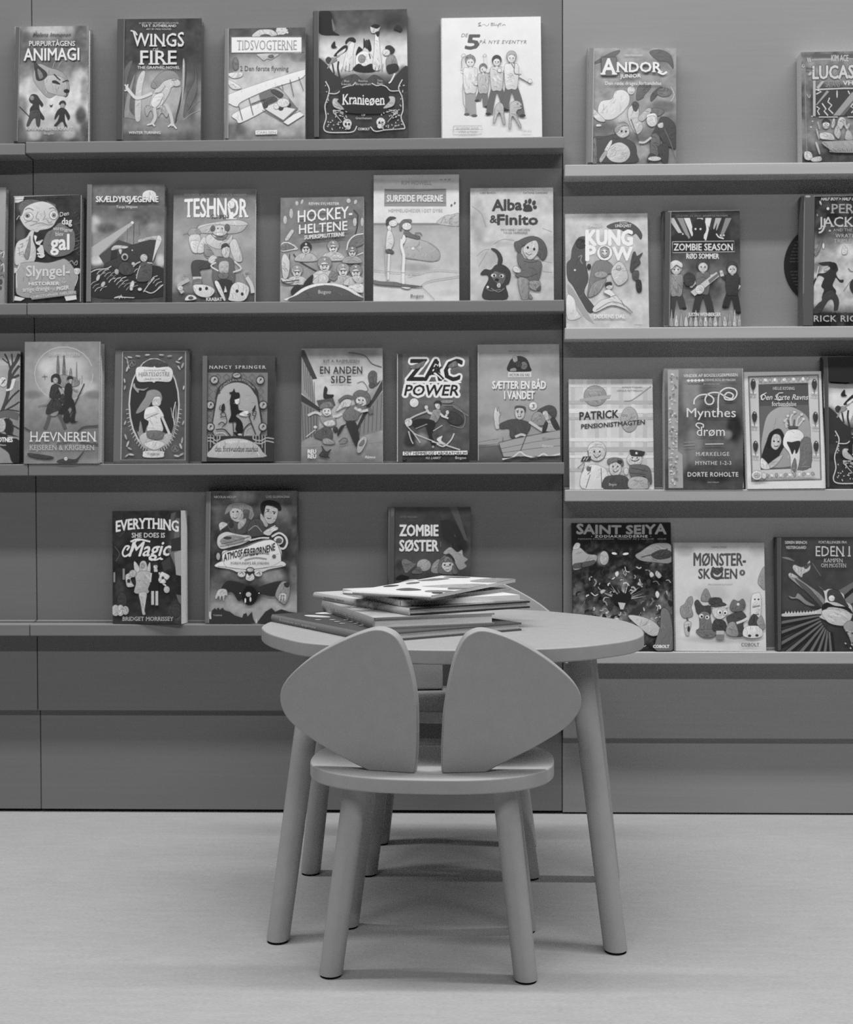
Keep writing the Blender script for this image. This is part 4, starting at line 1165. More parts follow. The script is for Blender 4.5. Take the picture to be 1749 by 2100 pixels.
# ---- second shelf of the right unit
shelf_book('pale book with a dark hulking shape and blocky white title, right-hand second shelf', F8,
 [(28, 176), (519, 168), (528, 842), (30, 846)], [
 G((168, 205), (300, 200), (500, 190), (700, 205), (842, 205)), B(400, 560, 110, 120, 180, .6), B(100, 760, 60, 60, 190, .6), B(330, 720, 140, 50, 215, .7), N(24, 40, 21),
 S(92, '275,245 330,222 400,220 450,245 485,290 478,325 450,290 420,300 350,262 300,262'), S(90, '68,380 100,320 135,306 165,320 165,400 150,470 165,560 140,640 180,700 205,740 170,765 120,690 70,600 40,560 36,470 60,440'),
 E(70, 120, 350, 30, 30), C(150, 6, '105,430 125,420 118,450 130,470'), E(225, 84, 508, 6, 6), P(170, '40,590 70,620 200,830 150,800 40,640'), S(225, '36,660 80,680 95,750 120,790 40,800'),
 T(244, 'KUNG', 152, 358, 426, 92, b=.06), T(244, 'P', 152, 450, 206, 92, b=.06), T(244, 'W', 312, 448, 426, 80, b=.06), E(244, 262, 405, 46, 46), E(165, 262, 402, 30, 32), E(235, 262, 400, 16, 18), C(120, 5, '235,380 262,368 290,384'), C(120, 5, '240,425 262,435 286,424'), E(80, 252, 398, 4, 5), E(80, 272, 398, 4, 5),
 T(215, 'DANIEL', 190, 238, 250, 14), T(215, 'ZIMAKOFF', 162, 254, 250, 16, b=.02), T(225, 'JOHN', 350, 232, 396, 12), T(232, 'LINDQVIST', 326, 252, 422, 18, b=.02),
 S(130, '180,520 205,460 260,450 300,470 320,520 260,540 240,580 200,640 160,670 165,610'), S(150, '165,660 190,590 260,560 270,570 230,640 180,670'), E(165, 240, 535, 40, 20), S(205, '300,520 340,460 380,480 400,560 340,600'),
 S(80, '415,490 430,410 445,400 455,425 490,405 470,440 475,470 440,500 440,520 420,520'), S(90, '430,520 465,515 460,570 430,560'), S(64, '450,575 478,572 482,635 455,635'), E(70, 168, 488, 12, 16), E(190, 345, 495, 14, 14),
 E(205, 290, 605, 22, 20), S(60, '265,610 268,585 300,580 305,600 285,600'), S(222, '255,640 290,625 330,660 420,770 380,740 300,720 210,760 190,740 240,690 300,670'), C(130, 4, '210,750 300,700 380,720 430,765'), C(130, 4, '360,690 380,730'), C(140, 4, '255,640 280,670 330,660'),
 T(236, 'DØDENS DAL', 198, 798, 384, 26, b=.04), L(140, 3, '440,836 485,838')], Y2, .012, False, 195, 200)

ZS = [G((150, 62), (330, 60), (440, 80), (560, 110), (700, 110), (760, 150), (840, 190)), B(690, 520, 60, 90, 150, .6), B(1000, 640, 60, 120, 140, .6), B(860, 620, 120, 60, 75, .8), N(26, 50, 23)]
for i, (ax, bx, t) in enumerate(((655, 740, 200), (710, 770, 150), (750, 800, 225), (830, 815, 190), (880, 860, 225), (940, 900, 180), (1000, 950, 140))):
    ZS.append(P(t, [(ax - 14, 196), (ax + 22, 196), (bx + 10, 330), (bx - 6, 330)]))
ZS += [S(48, '785,260 800,215 830,200 862,220 870,270 850,310 860,330 760,330 790,300'), S(44, '878,330 890,280 880,240 900,270 905,210 915,265 935,225 930,270 950,260 940,300 990,330'), S(50, '650,330 690,290 740,290 760,330'), E(225, 806, 262, 6, 6), E(225, 836, 262, 6, 6), E(225, 956, 300, 5, 5), E(225, 976, 300, 5, 5), C(225, 7, '930,290 945,310 975,320'), E(210, 730, 292, 5, 5),
 T(150, 'LÆS BOGEN. SPIL SPILLET. BEKÆMP DE MALVORME.', 688, 188, 1002, 11), R(46, 668, 338, 1036, 400), L(190, 4, '668,338 1036,334 1040,398 668,404 668,338'), T(225, 'ZOMBIE SEASON', 676, 390, 1028, 42, b=.025), T(232, 'RØD SOMMER', 752, 440, 946, 32, b=.03)]
for fx, fy, fh, hair, top, bot, arms, legs in ((690, 500, 340, 215, 150, 72, ((-.08, .40), (.18, .20)), ((-.10, .86), (.12, .70))), (850, 485, 350, 80, 115, 62, ((-.20, .34), (.22, .16)), ((-.13, .84), (.14, .84))), (1025, 500, 330, 75, 64, 52, ((-.20, .06), (.06, .42)), ((-.12, .70), (.10, .80)))):
    ZS += FIG(fx, fy, fh, hair, 205, top, bot, arms, legs, .095, 1.4)
ZS += [S(222, '640,510 655,465 690,450 725,470 722,495 690,478 665,500'), P(205, '775,640 930,520 948,545 800,665'), P(120, '880,570 940,525 946,540 890,590'), E(215, 830, 625, 26, 30, 40), S(70, '735,545 765,525 800,545 795,590 760,605 740,590')]
for i in range(15):
    bx = 650 + i * 29
    ZS.append(S(205 if i % 2 else 170, [(bx, 842), (bx + 4, 800), (bx + 12, 742 + (i * 31) % 50), (bx + 18, 800), (bx + 24, 842)]))
ZS += [T(240, 'JUSTIN WEINBERGER', 762, 786, 956, 22, b=.025, sh=(60, 2, 2)), hinge(84, 615, 648, 160, 842, 140, 8), L(160, 4, '640,160 1068,152')]
shelf_book('dark hardback with three children before flames, left of the black round sign', F8,
 [(622, 160), (1068, 151), (1080, 840), (606, 844)], ZS, Y2, .016, True, 90, 66)

HX = [G((60, 50), (400, 55), (600, 70), (700, 110), (900, 175), (1100, 190), (1500, 205), (1700, 180), (1790, 120), (1830, 45), (2010, 42)), B(1050, 900, 160, 120, 225, .8), B(1000, 1250, 160, 260, 210, .7), B(640, 900, 70, 100, 190, .8), B(620, 1620, 80, 90, 225, .8), B(750, 830, 80, 60, 150, .8), B(620, 1150, 80, 100, 110, .8), B(1300, 900, 200, 300, 200, .5), N(46, 110, 25),
 E(190, 670, 190, 14, 34, -20), E(225, 780, 275, 20, 22), E(150, 622, 370, 12, 18), T(222, 'HALF BOY > HALF GOD > ALL HERO', 676, 152, 1560, 46, b=.02, s=.25),
 T(170, 'PERCY', 836, 340, 1440, 142, f=1, b=.012), T(205, 'JACKSON', 640, 540, 1600, 150, f=1, b=.008), C(205, 26, '730,420 724,540 690,610 642,634'), T(190, 'AND THE GREEK GODS', 858, 612, 1560, 44, sp=1.1), T(205, 'WRATH OF THE', 890, 702, 1500, 56, sp=1.1), T(190, 'TRIPLE GODDESS', 862, 782, 1560, 60), E(205, 806, 602, 16, 14),
 S(58, '640,1080 800,1060 850,1075 900,1090 930,1180 900,1230 920,1290 960,1330 1010,1330 1000,1370 950,1360 900,1300 880,1330 850,1420 900,1500 850,1600 700,1580 720,1480 680,1430 700,1360 720,1300 640,1270 590,1360 560,1440 550,1400 620,1250 720,1230 800,1180 780,1120 700,1120'),
 S(46, '800,1090 850,1070 895,1090 905,1150 870,1190 820,1160'), S(70, '700,1560 830,1480 920,1580 940,1680 910,1800 870,1800 870,1690 840,1620 780,1640 690,1780 640,1830 550,1830 560,1780 640,1680 690,1640'), L(225, 12, '640,1130 600,1310'), S(200, '720,1180 800,1140 800,1180 740,1200'),
 S(225, '985,880 1020,825 1070,880 1050,950 990,950'), C(90, 10, '1080,1160 1110,1200 1150,1210'), C(110, 6, '1010,1500 1100,1370 1140,1340'), S(60, '1100,1400 1150,1320 1200,1420 1190,1560 1120,1500'), S(60, '1250,1300 1330,1230 1380,1330 1340,1500 1400,1680 1340,1690 1280,1540'), S(140, '570,900 640,840 690,680 660,880 600,980'), E(235, 710, 830, 14, 40),
 T(150, 'THE NUMBER ONE BESTSELLER', 836, 1822, 1560, 34), T(190, 'RICK RIORDAN', 570, 1952, 1640, 96, b=.02, sp=1.1), hinge(96, 392, 556, 80, 2010, 40, 28), L(150, 8, '428,170 414,1530'), E(175, 480, 94, 40, 16), L(150, 10, '560,90 1700,68')]
shelf_book('thick dark hardback with a running silhouette, standing in front of the black round sign', (1590, 390, 7.24),
 [(426, 96), (1690, 66), (1690, 2006), (390, 2010)], HX, Y2, .032, True, 90, 62, yb=-.036)

# ---- third shelf of the left and middle units
TREE = [G((175, 175), (600, 178), (900, 165), (1110, 150)), N(12, 50, 27), R(190, -400, 240, 165, 290)]
for i in range(9):
    TREE.append(L(125, 5, [(60 + i * 12, 420), (58 + i * 12, 900)]))
TREE += [C(80, 30, '10,700 60,560 80,420 90,330 140,250 165,190'), C(80, 22, '80,420 120,350 165,290'), C(80, 14, '90,330 70,250 40,190'), C(80, 10, '70,270 20,230'), C(80, 20, '100,400 165,370'), C(80, 12, '110,300 100,190'), C(72, 14, '30,650 100,560 165,500'), C(72, 12, '30,680 120,630 165,600'), C(110, 60, '-60,720 60,700 165,730'), C(66, 8, '-40,690 60,668 165,680'),
 E(225, 28, 430, 34, 44), L(70, 8, '12,450 45,410'), T(232, 'J', 60, 480, 110, 80, b=.04, s=.3), S(56, '165,900 100,870 110,780 60,740 30,760 10,830 60,880 165,1110 110,1110 70,1030 0,980 -100,900 -100,850'), C(66, 14, '70,740 110,810 100,880'), C(66, 10, '110,800 165,830'), E(195, 10, 800, 40, 60), S(52, '60,930 165,930 165,1112 105,1112 80,1040'),
 T(236, 'BJERGTROLDENS OTNES', -330, 942, 108, 40, b=.05), T(225, 'Roald Kaldestad Olsen', -200, 976, 52, 16)]
shelf_book('book with dark bare branches on its cover, cut off by the left edge, third shelf', F9,
 [(-560, 176), (170, 176), (166, 1116), (-560, 1116)], TREE, Z3, .012, True, 60, 170)

shelf_book('grey thick book with two walking warriors before pale spires, left on the third shelf', F9,
 [(218, 96), (858, 82), (852, 1116), (198, 1114)], [
 G((82, 145), (200, 155), (480, 160), (560, 170), (600, 160), (780, 140), (860, 125), (1116, 145)), B(540, 360, 230, 220, 205, .95), B(400, 300, 80, 70, 215, .8), B(720, 470, 110, 60, 200, .8), B(280, 540, 100, 40, 125, .7), B(800, 540, 80, 40, 130, .7), B(300, 1040, 120, 40, 150, .7), N(18, 80, 31), L(205, 6, ell(545, 360, 250, 230)),
 S(130, '484,360 490,210 500,215 508,360'), S(122, '535,400 542,220 552,220 560,400'), S(140, '648,420 652,270 658,275 662,430'), S(150, '590,400 600,320 612,330 616,420'), L(140, 5, '700,450 702,375'), L(140, 5, '570,400 572,330'), L(140, 5, '680,450 682,400'), S(150, '480,400 520,370 640,390 680,440 640,470 500,470'), L(100, 4, '380,370 385,410'), L(100, 4, '360,386 405,384'),
 S(66, '440,430 440,385 470,362 505,372 520,420 515,450 490,440 460,425'), S(178, '452,410 470,392 492,402 494,430 470,446'), S(70, '430,500 450,455 500,455 535,500 520,560 430,570'), S(165, '500,480 540,500 552,560 545,640 530,640 530,560'), S(72, '425,575 500,575 530,640 500,710 440,700 395,700 405,640'), S(150, '440,700 500,680 480,720 430,720'), C(100, 30, '425,710 408,775 385,830'), C(100, 28, '505,705 540,780 560,830'), C(150, 14, '435,570 400,620 380,630'), L(120, 5, '325,640 400,622'), S(72, '540,530 510,590 560,620'),
 S(62, '572,410 580,385 610,382 628,400 615,412 590,408'), S(178, '590,412 618,408 616,440 600,450'), S(58, '550,500 570,445 610,450 620,510 615,560 635,600 650,690 630,700 600,640 560,700 500,700 530,640 555,580'), C(150, 12, '620,480 640,500 668,505'), L(62, 9, '722,444 600,710'), S(60, '560,690 590,680 600,760 560,780 540,740'), S(58, '620,690 645,690 640,760 675,770 600,775'),
 C(85, 12, '668,850 720,815 838,805'), C(85, 10, '690,950 760,960 840,965'), C(85, 10, '210,820 260,850'), S(78, '240,1040 300,1045 380,1055 460,1075 430,1088 330,1085 250,1062'), S(80, '500,1100 560,1085 650,1090 720,1020 670,1090 650,1116 500,1116'), C(100, 8, '480,970 530,950 600,930'),
 T(205, 'SOFIE BOYSEN', 420, 206, 680, 28, f=1), T(238, 'HÆVNEREN', 262, 938, 816, 84, f=1, grow=.08), T(205, 'KEJSEREN & KRIGEREN', 258, 1010, 804, 44, f=1), E(222, 564, 1086, 16, 16), T(110, 'N', 556, 1092, 572, 12),
 L(190, 5, '855,90 848,1114')], Z3, .028, True, 170, 150, yb=-.0412)

shelf_book('ornate bordered book with a long-haired child in an oval, third shelf', F9,
 [(986, 150), (1620, 146), (1604, 1112), (966, 1110)], [
 G((146, 92), (1112, 96)), N(10, 60, 33), P(112, '980,160 1036,160 1030,1108 968,1108'), L(190, 6, '1046,172 1032,1094'), L(170, 6, '1584,172 1580,1094'), L(150, 5, '1046,172 1600,168'), L(150, 5, '1032,1096 1596,1096'), P(80, '1600,150 1620,150 1604,1110 1588,1110'),
 E(205, 1316, 625, 220, 400), E(58, 1316, 620, 206, 386), S(80, '1220,300 1260,250 1330,236 1400,262 1425,300'), S(150, '1150,800 1180,860 1200,760 1230,880 1260,800 1300,900 1350,880 1400,860 1450,900 1490,760 1500,620 1510,700 1500,840 1450,960 1330,1010 1220,970'), S(190, '1190,900 1260,860 1330,930 1420,870 1470,880 1430,960 1320,1010 1230,980'), S(215, '1230,960 1330,930 1410,960 1320,1012'),
 S(150, '1240,560 1260,510 1320,495 1370,520 1385,580 1350,620 1300,600 1270,640 1200,690 1160,695 1200,620'), S(205, '1300,600 1320,560 1370,560 1372,620 1340,640 1305,630'), S(226, '1245,660 1300,640 1350,640 1400,720 1370,740 1390,850 1260,850 1270,770 1232,740'), C(212, 22, '1240,720 1290,710 1350,690'), C(212, 20, '1385,730 1420,810 1450,880'), S(120, '1265,850 1390,855 1380,920 1270,910'), C(100, 4, '1240,750 1300,720 1350,700'),
 S(165, '1135,470 1150,440 1165,480 1230,490 1270,475 1230,505 1190,500 1180,525'), C(205, 8, '1500,600 1480,700 1490,800'), C(170, 6, '1460,650 1475,740'),
 S(226, '1160,330 1190,300 1300,305 1320,295 1340,308 1440,302 1476,340 1470,400 1440,430 1340,425 1316,438 1290,428 1190,430 1165,390'), T(120, 'IDA-MARIE RENDTORFF', 1230, 340, 1410, 16), T(110, 'HJERTESØSTRE', 1186, 380, 1450, 34, f=1), T(130, 'De fire vinde', 1240, 410, 1380, 14), S(226, '1222,1040 1240,1020 1390,1022 1400,1045 1385,1074 1235,1074'), T(110, 'TURBINE', 1256, 1056, 1366, 20),
 T(150, 'A', 1112, 285, 1142, 36, f=1), T(150, 'A', 1482, 1018, 1512, 36, f=1), L(140, 4, ell(1128, 270, 30, 26)), L(140, 4, ell(1497, 1002, 30, 26))]
 + [E(165 + (i * 23) % 40, *q) for i, q in enumerate([(1080, 230, 18, 6, 40), (1110, 220, 22, 7, 10), (1090, 260, 20, 6, 80), (1088, 320, 8, 26, 20), (1100, 300, 6, 20, -20), (1540, 230, 24, 8, -40), (1520, 262, 20, 7, 20), (1560, 290, 8, 26, 20), (1530, 310, 6, 22, -30), (1076, 900, 8, 26, -20), (1092, 960, 8, 28, 20), (1110, 1000, 22, 8, 30), (1120, 1050, 26, 8, 10), (1085, 1060, 22, 7, -40), (1556, 930, 8, 28, 10), (1545, 980, 9, 26, -20), (1550, 1050, 24, 9, -30), (1510, 1062, 24, 8, 10), (1180, 210, 22, 6, 5), (1260, 200, 22, 6, -5), (1380, 200, 22, 6, 5), (1450, 210, 22, 6, -5), (1070, 780, 6, 20, 20), (1068, 480, 6, 20, 10), (1066, 420, 6, 20, -10), (1566, 780, 6, 20, 20), (1570, 480, 6, 18, 10)])]
 + [L(205, 5, [(1316 + 214 * math.cos(a) , 625 + 392 * math.sin(a)), (1316 + 240 * math.cos(a), 625 + 424 * math.sin(a))]) for a in np.linspace(.1, 3.04, 34)], Z3, .016, True, 95, 100)

NAN = [G((190, 78), (330, 70), (860, 56), (1060, 58)), N(8, 60, 35), P(130, '180,335 672,335 666,850 176,850')]
for i in range(7):
    for j in range(9):
        NAN.append(L(96, 3, [(195 + i * 70, 345 + j * 58), (222 + i * 70, 372 + j * 58), (195 + i * 70, 400 + j * 58), (168 + i * 70, 372 + j * 58), (195 + i * 70, 345 + j * 58)]))
NAN += [S(62, '244,870 246,560 270,460 340,400 420,378 500,395 570,450 600,540 604,870'), S(172, '250,870 254,580 290,480 350,430 430,415 510,440 560,500 592,580 594,870'),
 T(190, 'ET ENOLA HOLMES MYSTERIUM', 285, 478, 565, 22, arc=78), C(70, 6, '270,510 285,500 275,480'), C(70, 6, '590,510 575,500 585,480'), T(225, 'NANCY SPRINGER', 198, 302, 654, 26, f=1, sp=1.35)]
for cx, cy in ((238, 396), (612, 398), (206, 600), (636, 600), (206, 778), (634, 778)):
    NAN += [E(58, cx, cy, 36, 36), E(178, cx, cy, 29, 29), L(70, 6, [(cx - 8, cy + 12), (cx + 8, cy - 14)]), E(75, cx + 4, cy - 6, 9, 8)]
NAN += [E(58, 421, 358, 38, 26), E(178, 421, 358, 31, 20), L(70, 6, '400,358 440,350'), S(46, '365,560 375,520 360,500 385,490 400,465 410,495 440,500 445,535 415,545 400,580 370,610'), E(225, 424, 560, 20, 36), S(44, '385,530 440,520 440,545 400,560 390,600 370,600'),
 S(38, '370,610 400,590 430,600 440,640 490,650 480,670 430,670 415,690 450,720 470,760 470,820 440,830 410,800 415,740 355,740 375,680'), S(232, '480,650 515,650 510,690 470,690 440,675'), L(60, 8, '520,690 575,840'), C(60, 8, '505,680 530,670 525,700'), L(60, 7, '390,740 398,850'), S(40, '395,820 440,830 450,850 420,850'), E(200, 445, 840, 16, 8),
 C(64, 9, '470,860 480,800 530,750 555,780'), C(190, 6, '482,860 500,800 540,770'), C(64, 9, '250,800 320,800 370,850'), C(190, 8, '250,830 310,825 350,860'), C(64, 7, '270,760 300,740 330,760'), C(64, 6, '285,700 330,690 320,660 290,670 300,690'), C(64, 6, '330,680 340,740 300,780'), C(64, 6, '560,720 580,660 560,650 550,680 575,690'), S(50, '300,600 320,590 325,640 300,655 295,630'), C(64, 5, '290,600 280,630 300,645'), S(50, '545,650 560,620 575,600 570,640'), E(40, 420, 790, 6, 6),
 R(60, 150, 852, 724, 1060), C(178, 9, '150,870 220,868 250,890 280,880 285,850'), C(178, 9, '150,895 210,893 250,915 285,900'), C(178, 9, '724,875 660,868 620,890 560,880 555,850'), C(178, 9, '724,905 660,893 620,915 560,905')]
for xx, y1 in ((182, 1000), (207, 950), (234, 920), (262, 910), (652, 1000), (628, 950), (604, 920), (578, 905)):
    NAN.append(L(178, 6, [(xx, 848), (xx, y1)]))
NAN += [S(190, '196,1026 215,960 260,910 330,880 420,872 510,885 590,925 630,980 636,1026'), T(240, 'sagen om', 332, 908, 506, 30, s=.1), T(48, 'den forsvundne markis', 244, 978, 594, 46, f=1), hinge(112, 138, 178, 200, 1060, 62, 6)]
shelf_book('small dark hardback with a lady cyclist under an arch, third shelf', F10,
 [(146, 200), (730, 200), (724, 1058), (128, 1062)], NAN, Z3, .018, True, 95, 75)

ALLEY = [G((140, 150), (230, 165), (330, 195), (500, 205), (700, 175), (900, 150), (1060, 125)), B(1300, 420, 250, 140, 210, .8), B(1450, 180, 130, 40, 120, .7), B(1000, 700, 60, 200, 140, .6), B(1540, 650, 70, 260, 135, .7), N(16, 50, 37),
 P(70, '945,150 970,150 1075,385 1040,390 945,240'), P(150, '945,200 1035,390 1060,600 945,500'), P(66, '945,510 1100,625 1100,660 945,570'), P(128, '945,570 1090,650 1090,850 1010,860 945,900'), P(72, '1612,380 1500,590 1520,600 1612,470'), P(135, '1612,480 1510,610 1400,800 1410,860 1612,800'), P(64, '1500,560 1540,560 1410,800 1385,800'), P(150, '945,930 1240,920 1612,890 1612,900 1250,930 945,945')]
for i in range(6):
    ALLEY.append(L(95, 4, [(960 + i * 18, 240 + i * 34), (975 + i * 16, 480 + i * 24)]))
    ALLEY.append(L(90, 4, [(1600 - i * 34, 510 + i * 46), (1590 - i * 34, 800 + i * 8)]))
    ALLEY.append(L(85, 4, [(950 + i * 24, 590 + i * 12), (962 + i * 22, 880 - i * 6)]))
ALLEY += [C(85, 6, '1330,170 1400,180 1470,200 1520,260 1600,290'), S(100, '1490,360 1520,320 1560,340 1560,420 1590,400 1560,440 1510,440'), C(110, 5, '1400,420 1450,410 1490,470 1470,490'), E(90, 1520, 440, 24, 20),
 S(56, '1130,545 1128,480 1140,445 1160,470 1155,510 1210,515 1190,545'), P(92, '1070,562 1205,542 1225,600 1100,640'), E(128, 1150, 610, 50, 42), S(205, '1118,640 1140,625 1180,630 1190,670 1150,690 1122,670'), E(60, 1138, 648, 5, 6), E(60, 1166, 646, 5, 6), C(70, 5, '1140,668 1155,675 1170,666'), S(128, '1095,630 1110,590 1180,570 1210,610 1180,620 1130,625'),
 S(150, '1100,690 1150,700 1210,690 1230,760 1160,780 1110,740'), C(205, 20, '1110,680 1060,660 1000,685'), C(205, 22, '1200,690 1240,690 1275,670'), S(215, '1130,740 1200,720 1220,760 1150,770'), S(96, '1050,850 1130,780 1190,800 1200,870 1170,900 1100,880'), E(215, 1060, 780, 14, 12), L(205, 7, '985,860 1060,800'), S(150, '1120,880 1160,870 1220,900 1200,920 1130,915'), E(70, 1225, 800, 20, 22),
 S(112, '1380,560 1370,510 1420,478 1490,500 1510,560 1480,600 1400,600'), S(208, '1390,570 1410,535 1460,540 1475,590 1430,610'), E(50, 1416, 560, 6, 7), E(50, 1448, 562, 6, 7), C(70, 6, '1405,585 1425,596 1450,588'), S(205, '1230,640 1290,560 1350,560 1340,610 1290,620 1240,650'), S(120, '1285,690 1310,640 1380,600 1470,620 1420,680 1400,720 1320,730'), C(110, 26, '1250,570 1310,530 1370,540'), C(112, 34, '1460,640 1500,640 1520,670'), C(205, 20, '1380,620 1430,650 1490,640'), E(208, 1420, 640, 20, 14),
 S(58, '1310,740 1390,740 1420,880 1400,930 1385,930 1340,830'), S(58, '1340,750 1300,770 1250,850 1240,830 1270,770'), S(178, '1400,980 1410,900 1450,855 1480,870 1470,920 1430,985'), S(120, '1415,930 1440,890 1462,890 1445,930'), C(100, 8, '1250,900 1290,870 1320,880 1310,910 1260,920'), S(72, '1090,1010 1120,970 1110,930 1150,980 1190,960 1160,1010 1180,1030 1130,1020'), 
 T(90, 'KIT A. RASMUSSEN', 1128, 252, 1418, 22, b=.02), T(54, 'EN ANDEN', 1100, 345, 1442, 62, b=.012, sp=1.1), T(54, 'SIDE', 1188, 420, 1352, 60, b=.012, sp=1.1), T(235, 'REU', 1000, 995, 1066, 34, b=.05), T(235, 'REU', 1000, 1034, 1066, 34, b=.05), T(225, 'Râmoo', 1466, 1034, 1548, 22, b=.02, s=.2)]
shelf_book('grey book with two children running down an alley towards us, third shelf', F10,
 [(946, 140), (1606, 138), (1608, 1054), (946, 1058)], ALLEY, Z3, .012, False, 90, 150)

shelf_book('book with a sprinting figure and huge white-outlined slanted lettering, third shelf', F11,
 [(142, 192), (754, 196), (762, 1108), (142, 1114)], [
 G((192, 110), (500, 105), (620, 110), (700, 100), (860, 85), (1000, 90), (1040, 60), (1114, 50)), B(640, 260, 100, 60, 130, .6), B(250, 930, 60, 70, 48, .9), B(350, 920, 60, 60, 160, .7), B(600, 720, 120, 90, 70, .7), N(20, 60, 41), P(85, '150,192 190,192 190,1114 150,1114'),
 T(44, 'ZAC', 226, 416, 672, 188, b=.03, s=.17, o=(236, .115)), T(44, 'POWER', 204, 545, 664, 94, b=.03, s=.2, o=(236, .22)), R(236, 205, 428, 690, 440), S(120, '250,300 330,270 380,250 360,300 280,320'), S(120, '580,290 640,250 660,290 600,310'),
 E(44, 485, 262, 16, 16), C(236, 30, '480,280 460,340 500,370 530,400'), C(44, 18, '478,285 462,340 440,350 420,370'), C(44, 16, '470,340 510,375 540,405'), C(44, 14, '475,300 440,320 430,310'), C(44, 14, '480,300 500,320 520,300'),
 E(226, 288, 608, 38, 38), S(150, '500,590 620,585 600,610 520,610'), C(140, 6, '540,630 640,640 720,720 700,820 600,800'), S(66, '560,700 640,690 710,760 660,800 580,770'),
 S(60, '455,610 485,588 520,600 515,630 470,625'), S(205, '465,620 505,620 505,660 480,660'), S(150, '430,720 450,670 510,670 510,720 470,780 420,760'), C(205, 20, '440,700 410,690 390,650'), E(210, 392, 648, 16, 18), C(205, 18, '510,700 550,730 575,690'), E(210, 572, 690, 14, 18), C(215, 14, '520,720 580,742'), 
 S(46, '270,770 340,745 440,755 470,790 440,880 470,960 440,970 400,850 380,800 310,830'), E(215, 240, 775, 32, 34), C(190, 14, '210,770 300,720 400,680'), C(150, 8, '300,830 400,790'), C(200, 8, '220,800 290,870 360,900 460,940'), C(190, 10, '240,850 260,920 280,960'), C(190, 10, '270,850 320,920 340,950'), C(215, 10, '480,960 540,980 600,930 630,870'), C(205, 10, '440,940 540,965 680,1010'), S(215, '480,920 530,890 520,930 560,960 520,960'), L(200, 6, '450,850 530,800'), C(150, 5, '620,640 750,720'),
 P(236, '192,1026 742,1018 742,1052 192,1058'), T(64, 'DET HEMMELIGE LABORATORIUM', 206, 1054, 734, 28, b=.03), T(215, 'H.I. LARRY', 386, 1090, 512, 22, s=.3), T(222, 'Bogoo', 640, 1088, 732, 22), E(70, 205, 1085, 14, 14), E(170, 450, 985, 10, 10), L(215, 5, '146,192 146,1114')], Z3, .012, False, 210, 100)

shelf_book('light grey book with two people in a rowing boat, third shelf at the right end', F11,
 [(832, 116), (1528, 108), (1534, 1098), (832, 1104)], [
 G((108, 165), (300, 160), (420, 178), (560, 168), (700, 165), (900, 160), (960, 170), (975, 110), (1050, 105), (1104, 85)), B(1000, 820, 150, 90, 172, .7), B(900, 760, 80, 60, 140, .7), N(10, 70, 43), T(100, 'PER ØSTERGAARD', 1092, 174, 1276, 13),
 S(58, '1092,340 1096,270 1130,225 1190,208 1250,235 1278,300 1278,340'), S(165, '1130,215 1160,205 1170,250 1140,260'), E(120, 1225, 290, 30, 34), S(150, '1110,320 1150,310 1160,335 1110,338'), E(70, 1180, 280, 26, 30), P(215, '1090,346 1288,344 1290,390 1088,392'), T(96, 'VICTOR OG YAS', 1100, 382, 1272, 24, b=.02),
 T(240, 'SÆTTER EN BÅD', 956, 488, 1412, 68, b=.03, sh=(120, 6, 8)), T(240, 'I VANDET', 1058, 576, 1314, 70, b=.03, sh=(120, 6, 8)), E(222, 1304, 636, 36, 36), T(80, '3', 1294, 654, 1314, 34, b=.02),
 S(205, '968,700 985,640 1000,690 1008,640 1015,700 1030,690 1012,740 1018,820 985,830 972,760'), S(82, '1020,790 1120,750 1220,760 1280,790 1260,860 1180,910 1110,900 1100,830 1030,830'), S(200, '1152,660 1180,640 1225,650 1228,720 1195,752 1155,730'), S(88, '1150,660 1160,635 1235,645 1235,690 1220,660 1180,650'), E(50, 1172, 690, 6, 5), E(50, 1204, 692, 6, 5), L(60, 6, '1160,680 1182,678'), L(60, 6, '1195,680 1218,684'), C(90, 5, '1172,724 1190,728 1205,720'), C(200, 20, '1150,900 1200,880 1240,890'),
 S(84, '1340,680 1380,650 1440,630 1490,650 1505,700 1480,740 1430,690 1390,690'), S(195, '1385,690 1420,680 1440,740 1420,760 1395,740'), S(155, '1290,780 1310,700 1370,690 1410,760 1390,800 1330,800'), C(200, 24, '1270,770 1330,810 1390,850'), S(175, '1405,770 1480,760 1520,800 1520,840 1410,850'), S(66, '1380,850 1410,770 1430,790 1410,850'), S(66, '1450,750 1490,745 1530,830 1490,835'),
 P(168, '1010,950 1150,915 1535,840 1540,960 1535,1060 1050,1070'), L(95, 6, '1010,950 1150,915 1535,840'), L(110, 4, '1030,1000 1300,945 1535,910'), L(110, 4, '1040,1035 1300,1000 1535,975'), L(84, 5, '1010,950 1050,1070'), L(84, 7, '1195,1020 1280,800'), L(84, 4, '1045,905 1045,940'), L(95, 3, '840,945 1010,915'), L(95, 3, '840,975 1010,955'),
 C(222, 12, '1040,1090 1120,1080 1190,1030 1240,1060 1330,1075 1390,1045 1440,1065 1535,1045'), C(66, 10, '1060,1098 1180,1070 1230,1090 1370,1070 1535,1066'), T(222, 'Rîmoo', 1382, 990, 1474, 24, b=.02), T(150, 'Elev', 1380, 920, 1490, 18), L(190, 5, '836,116 836,1100')], Z3, .012, False, 180, 165)

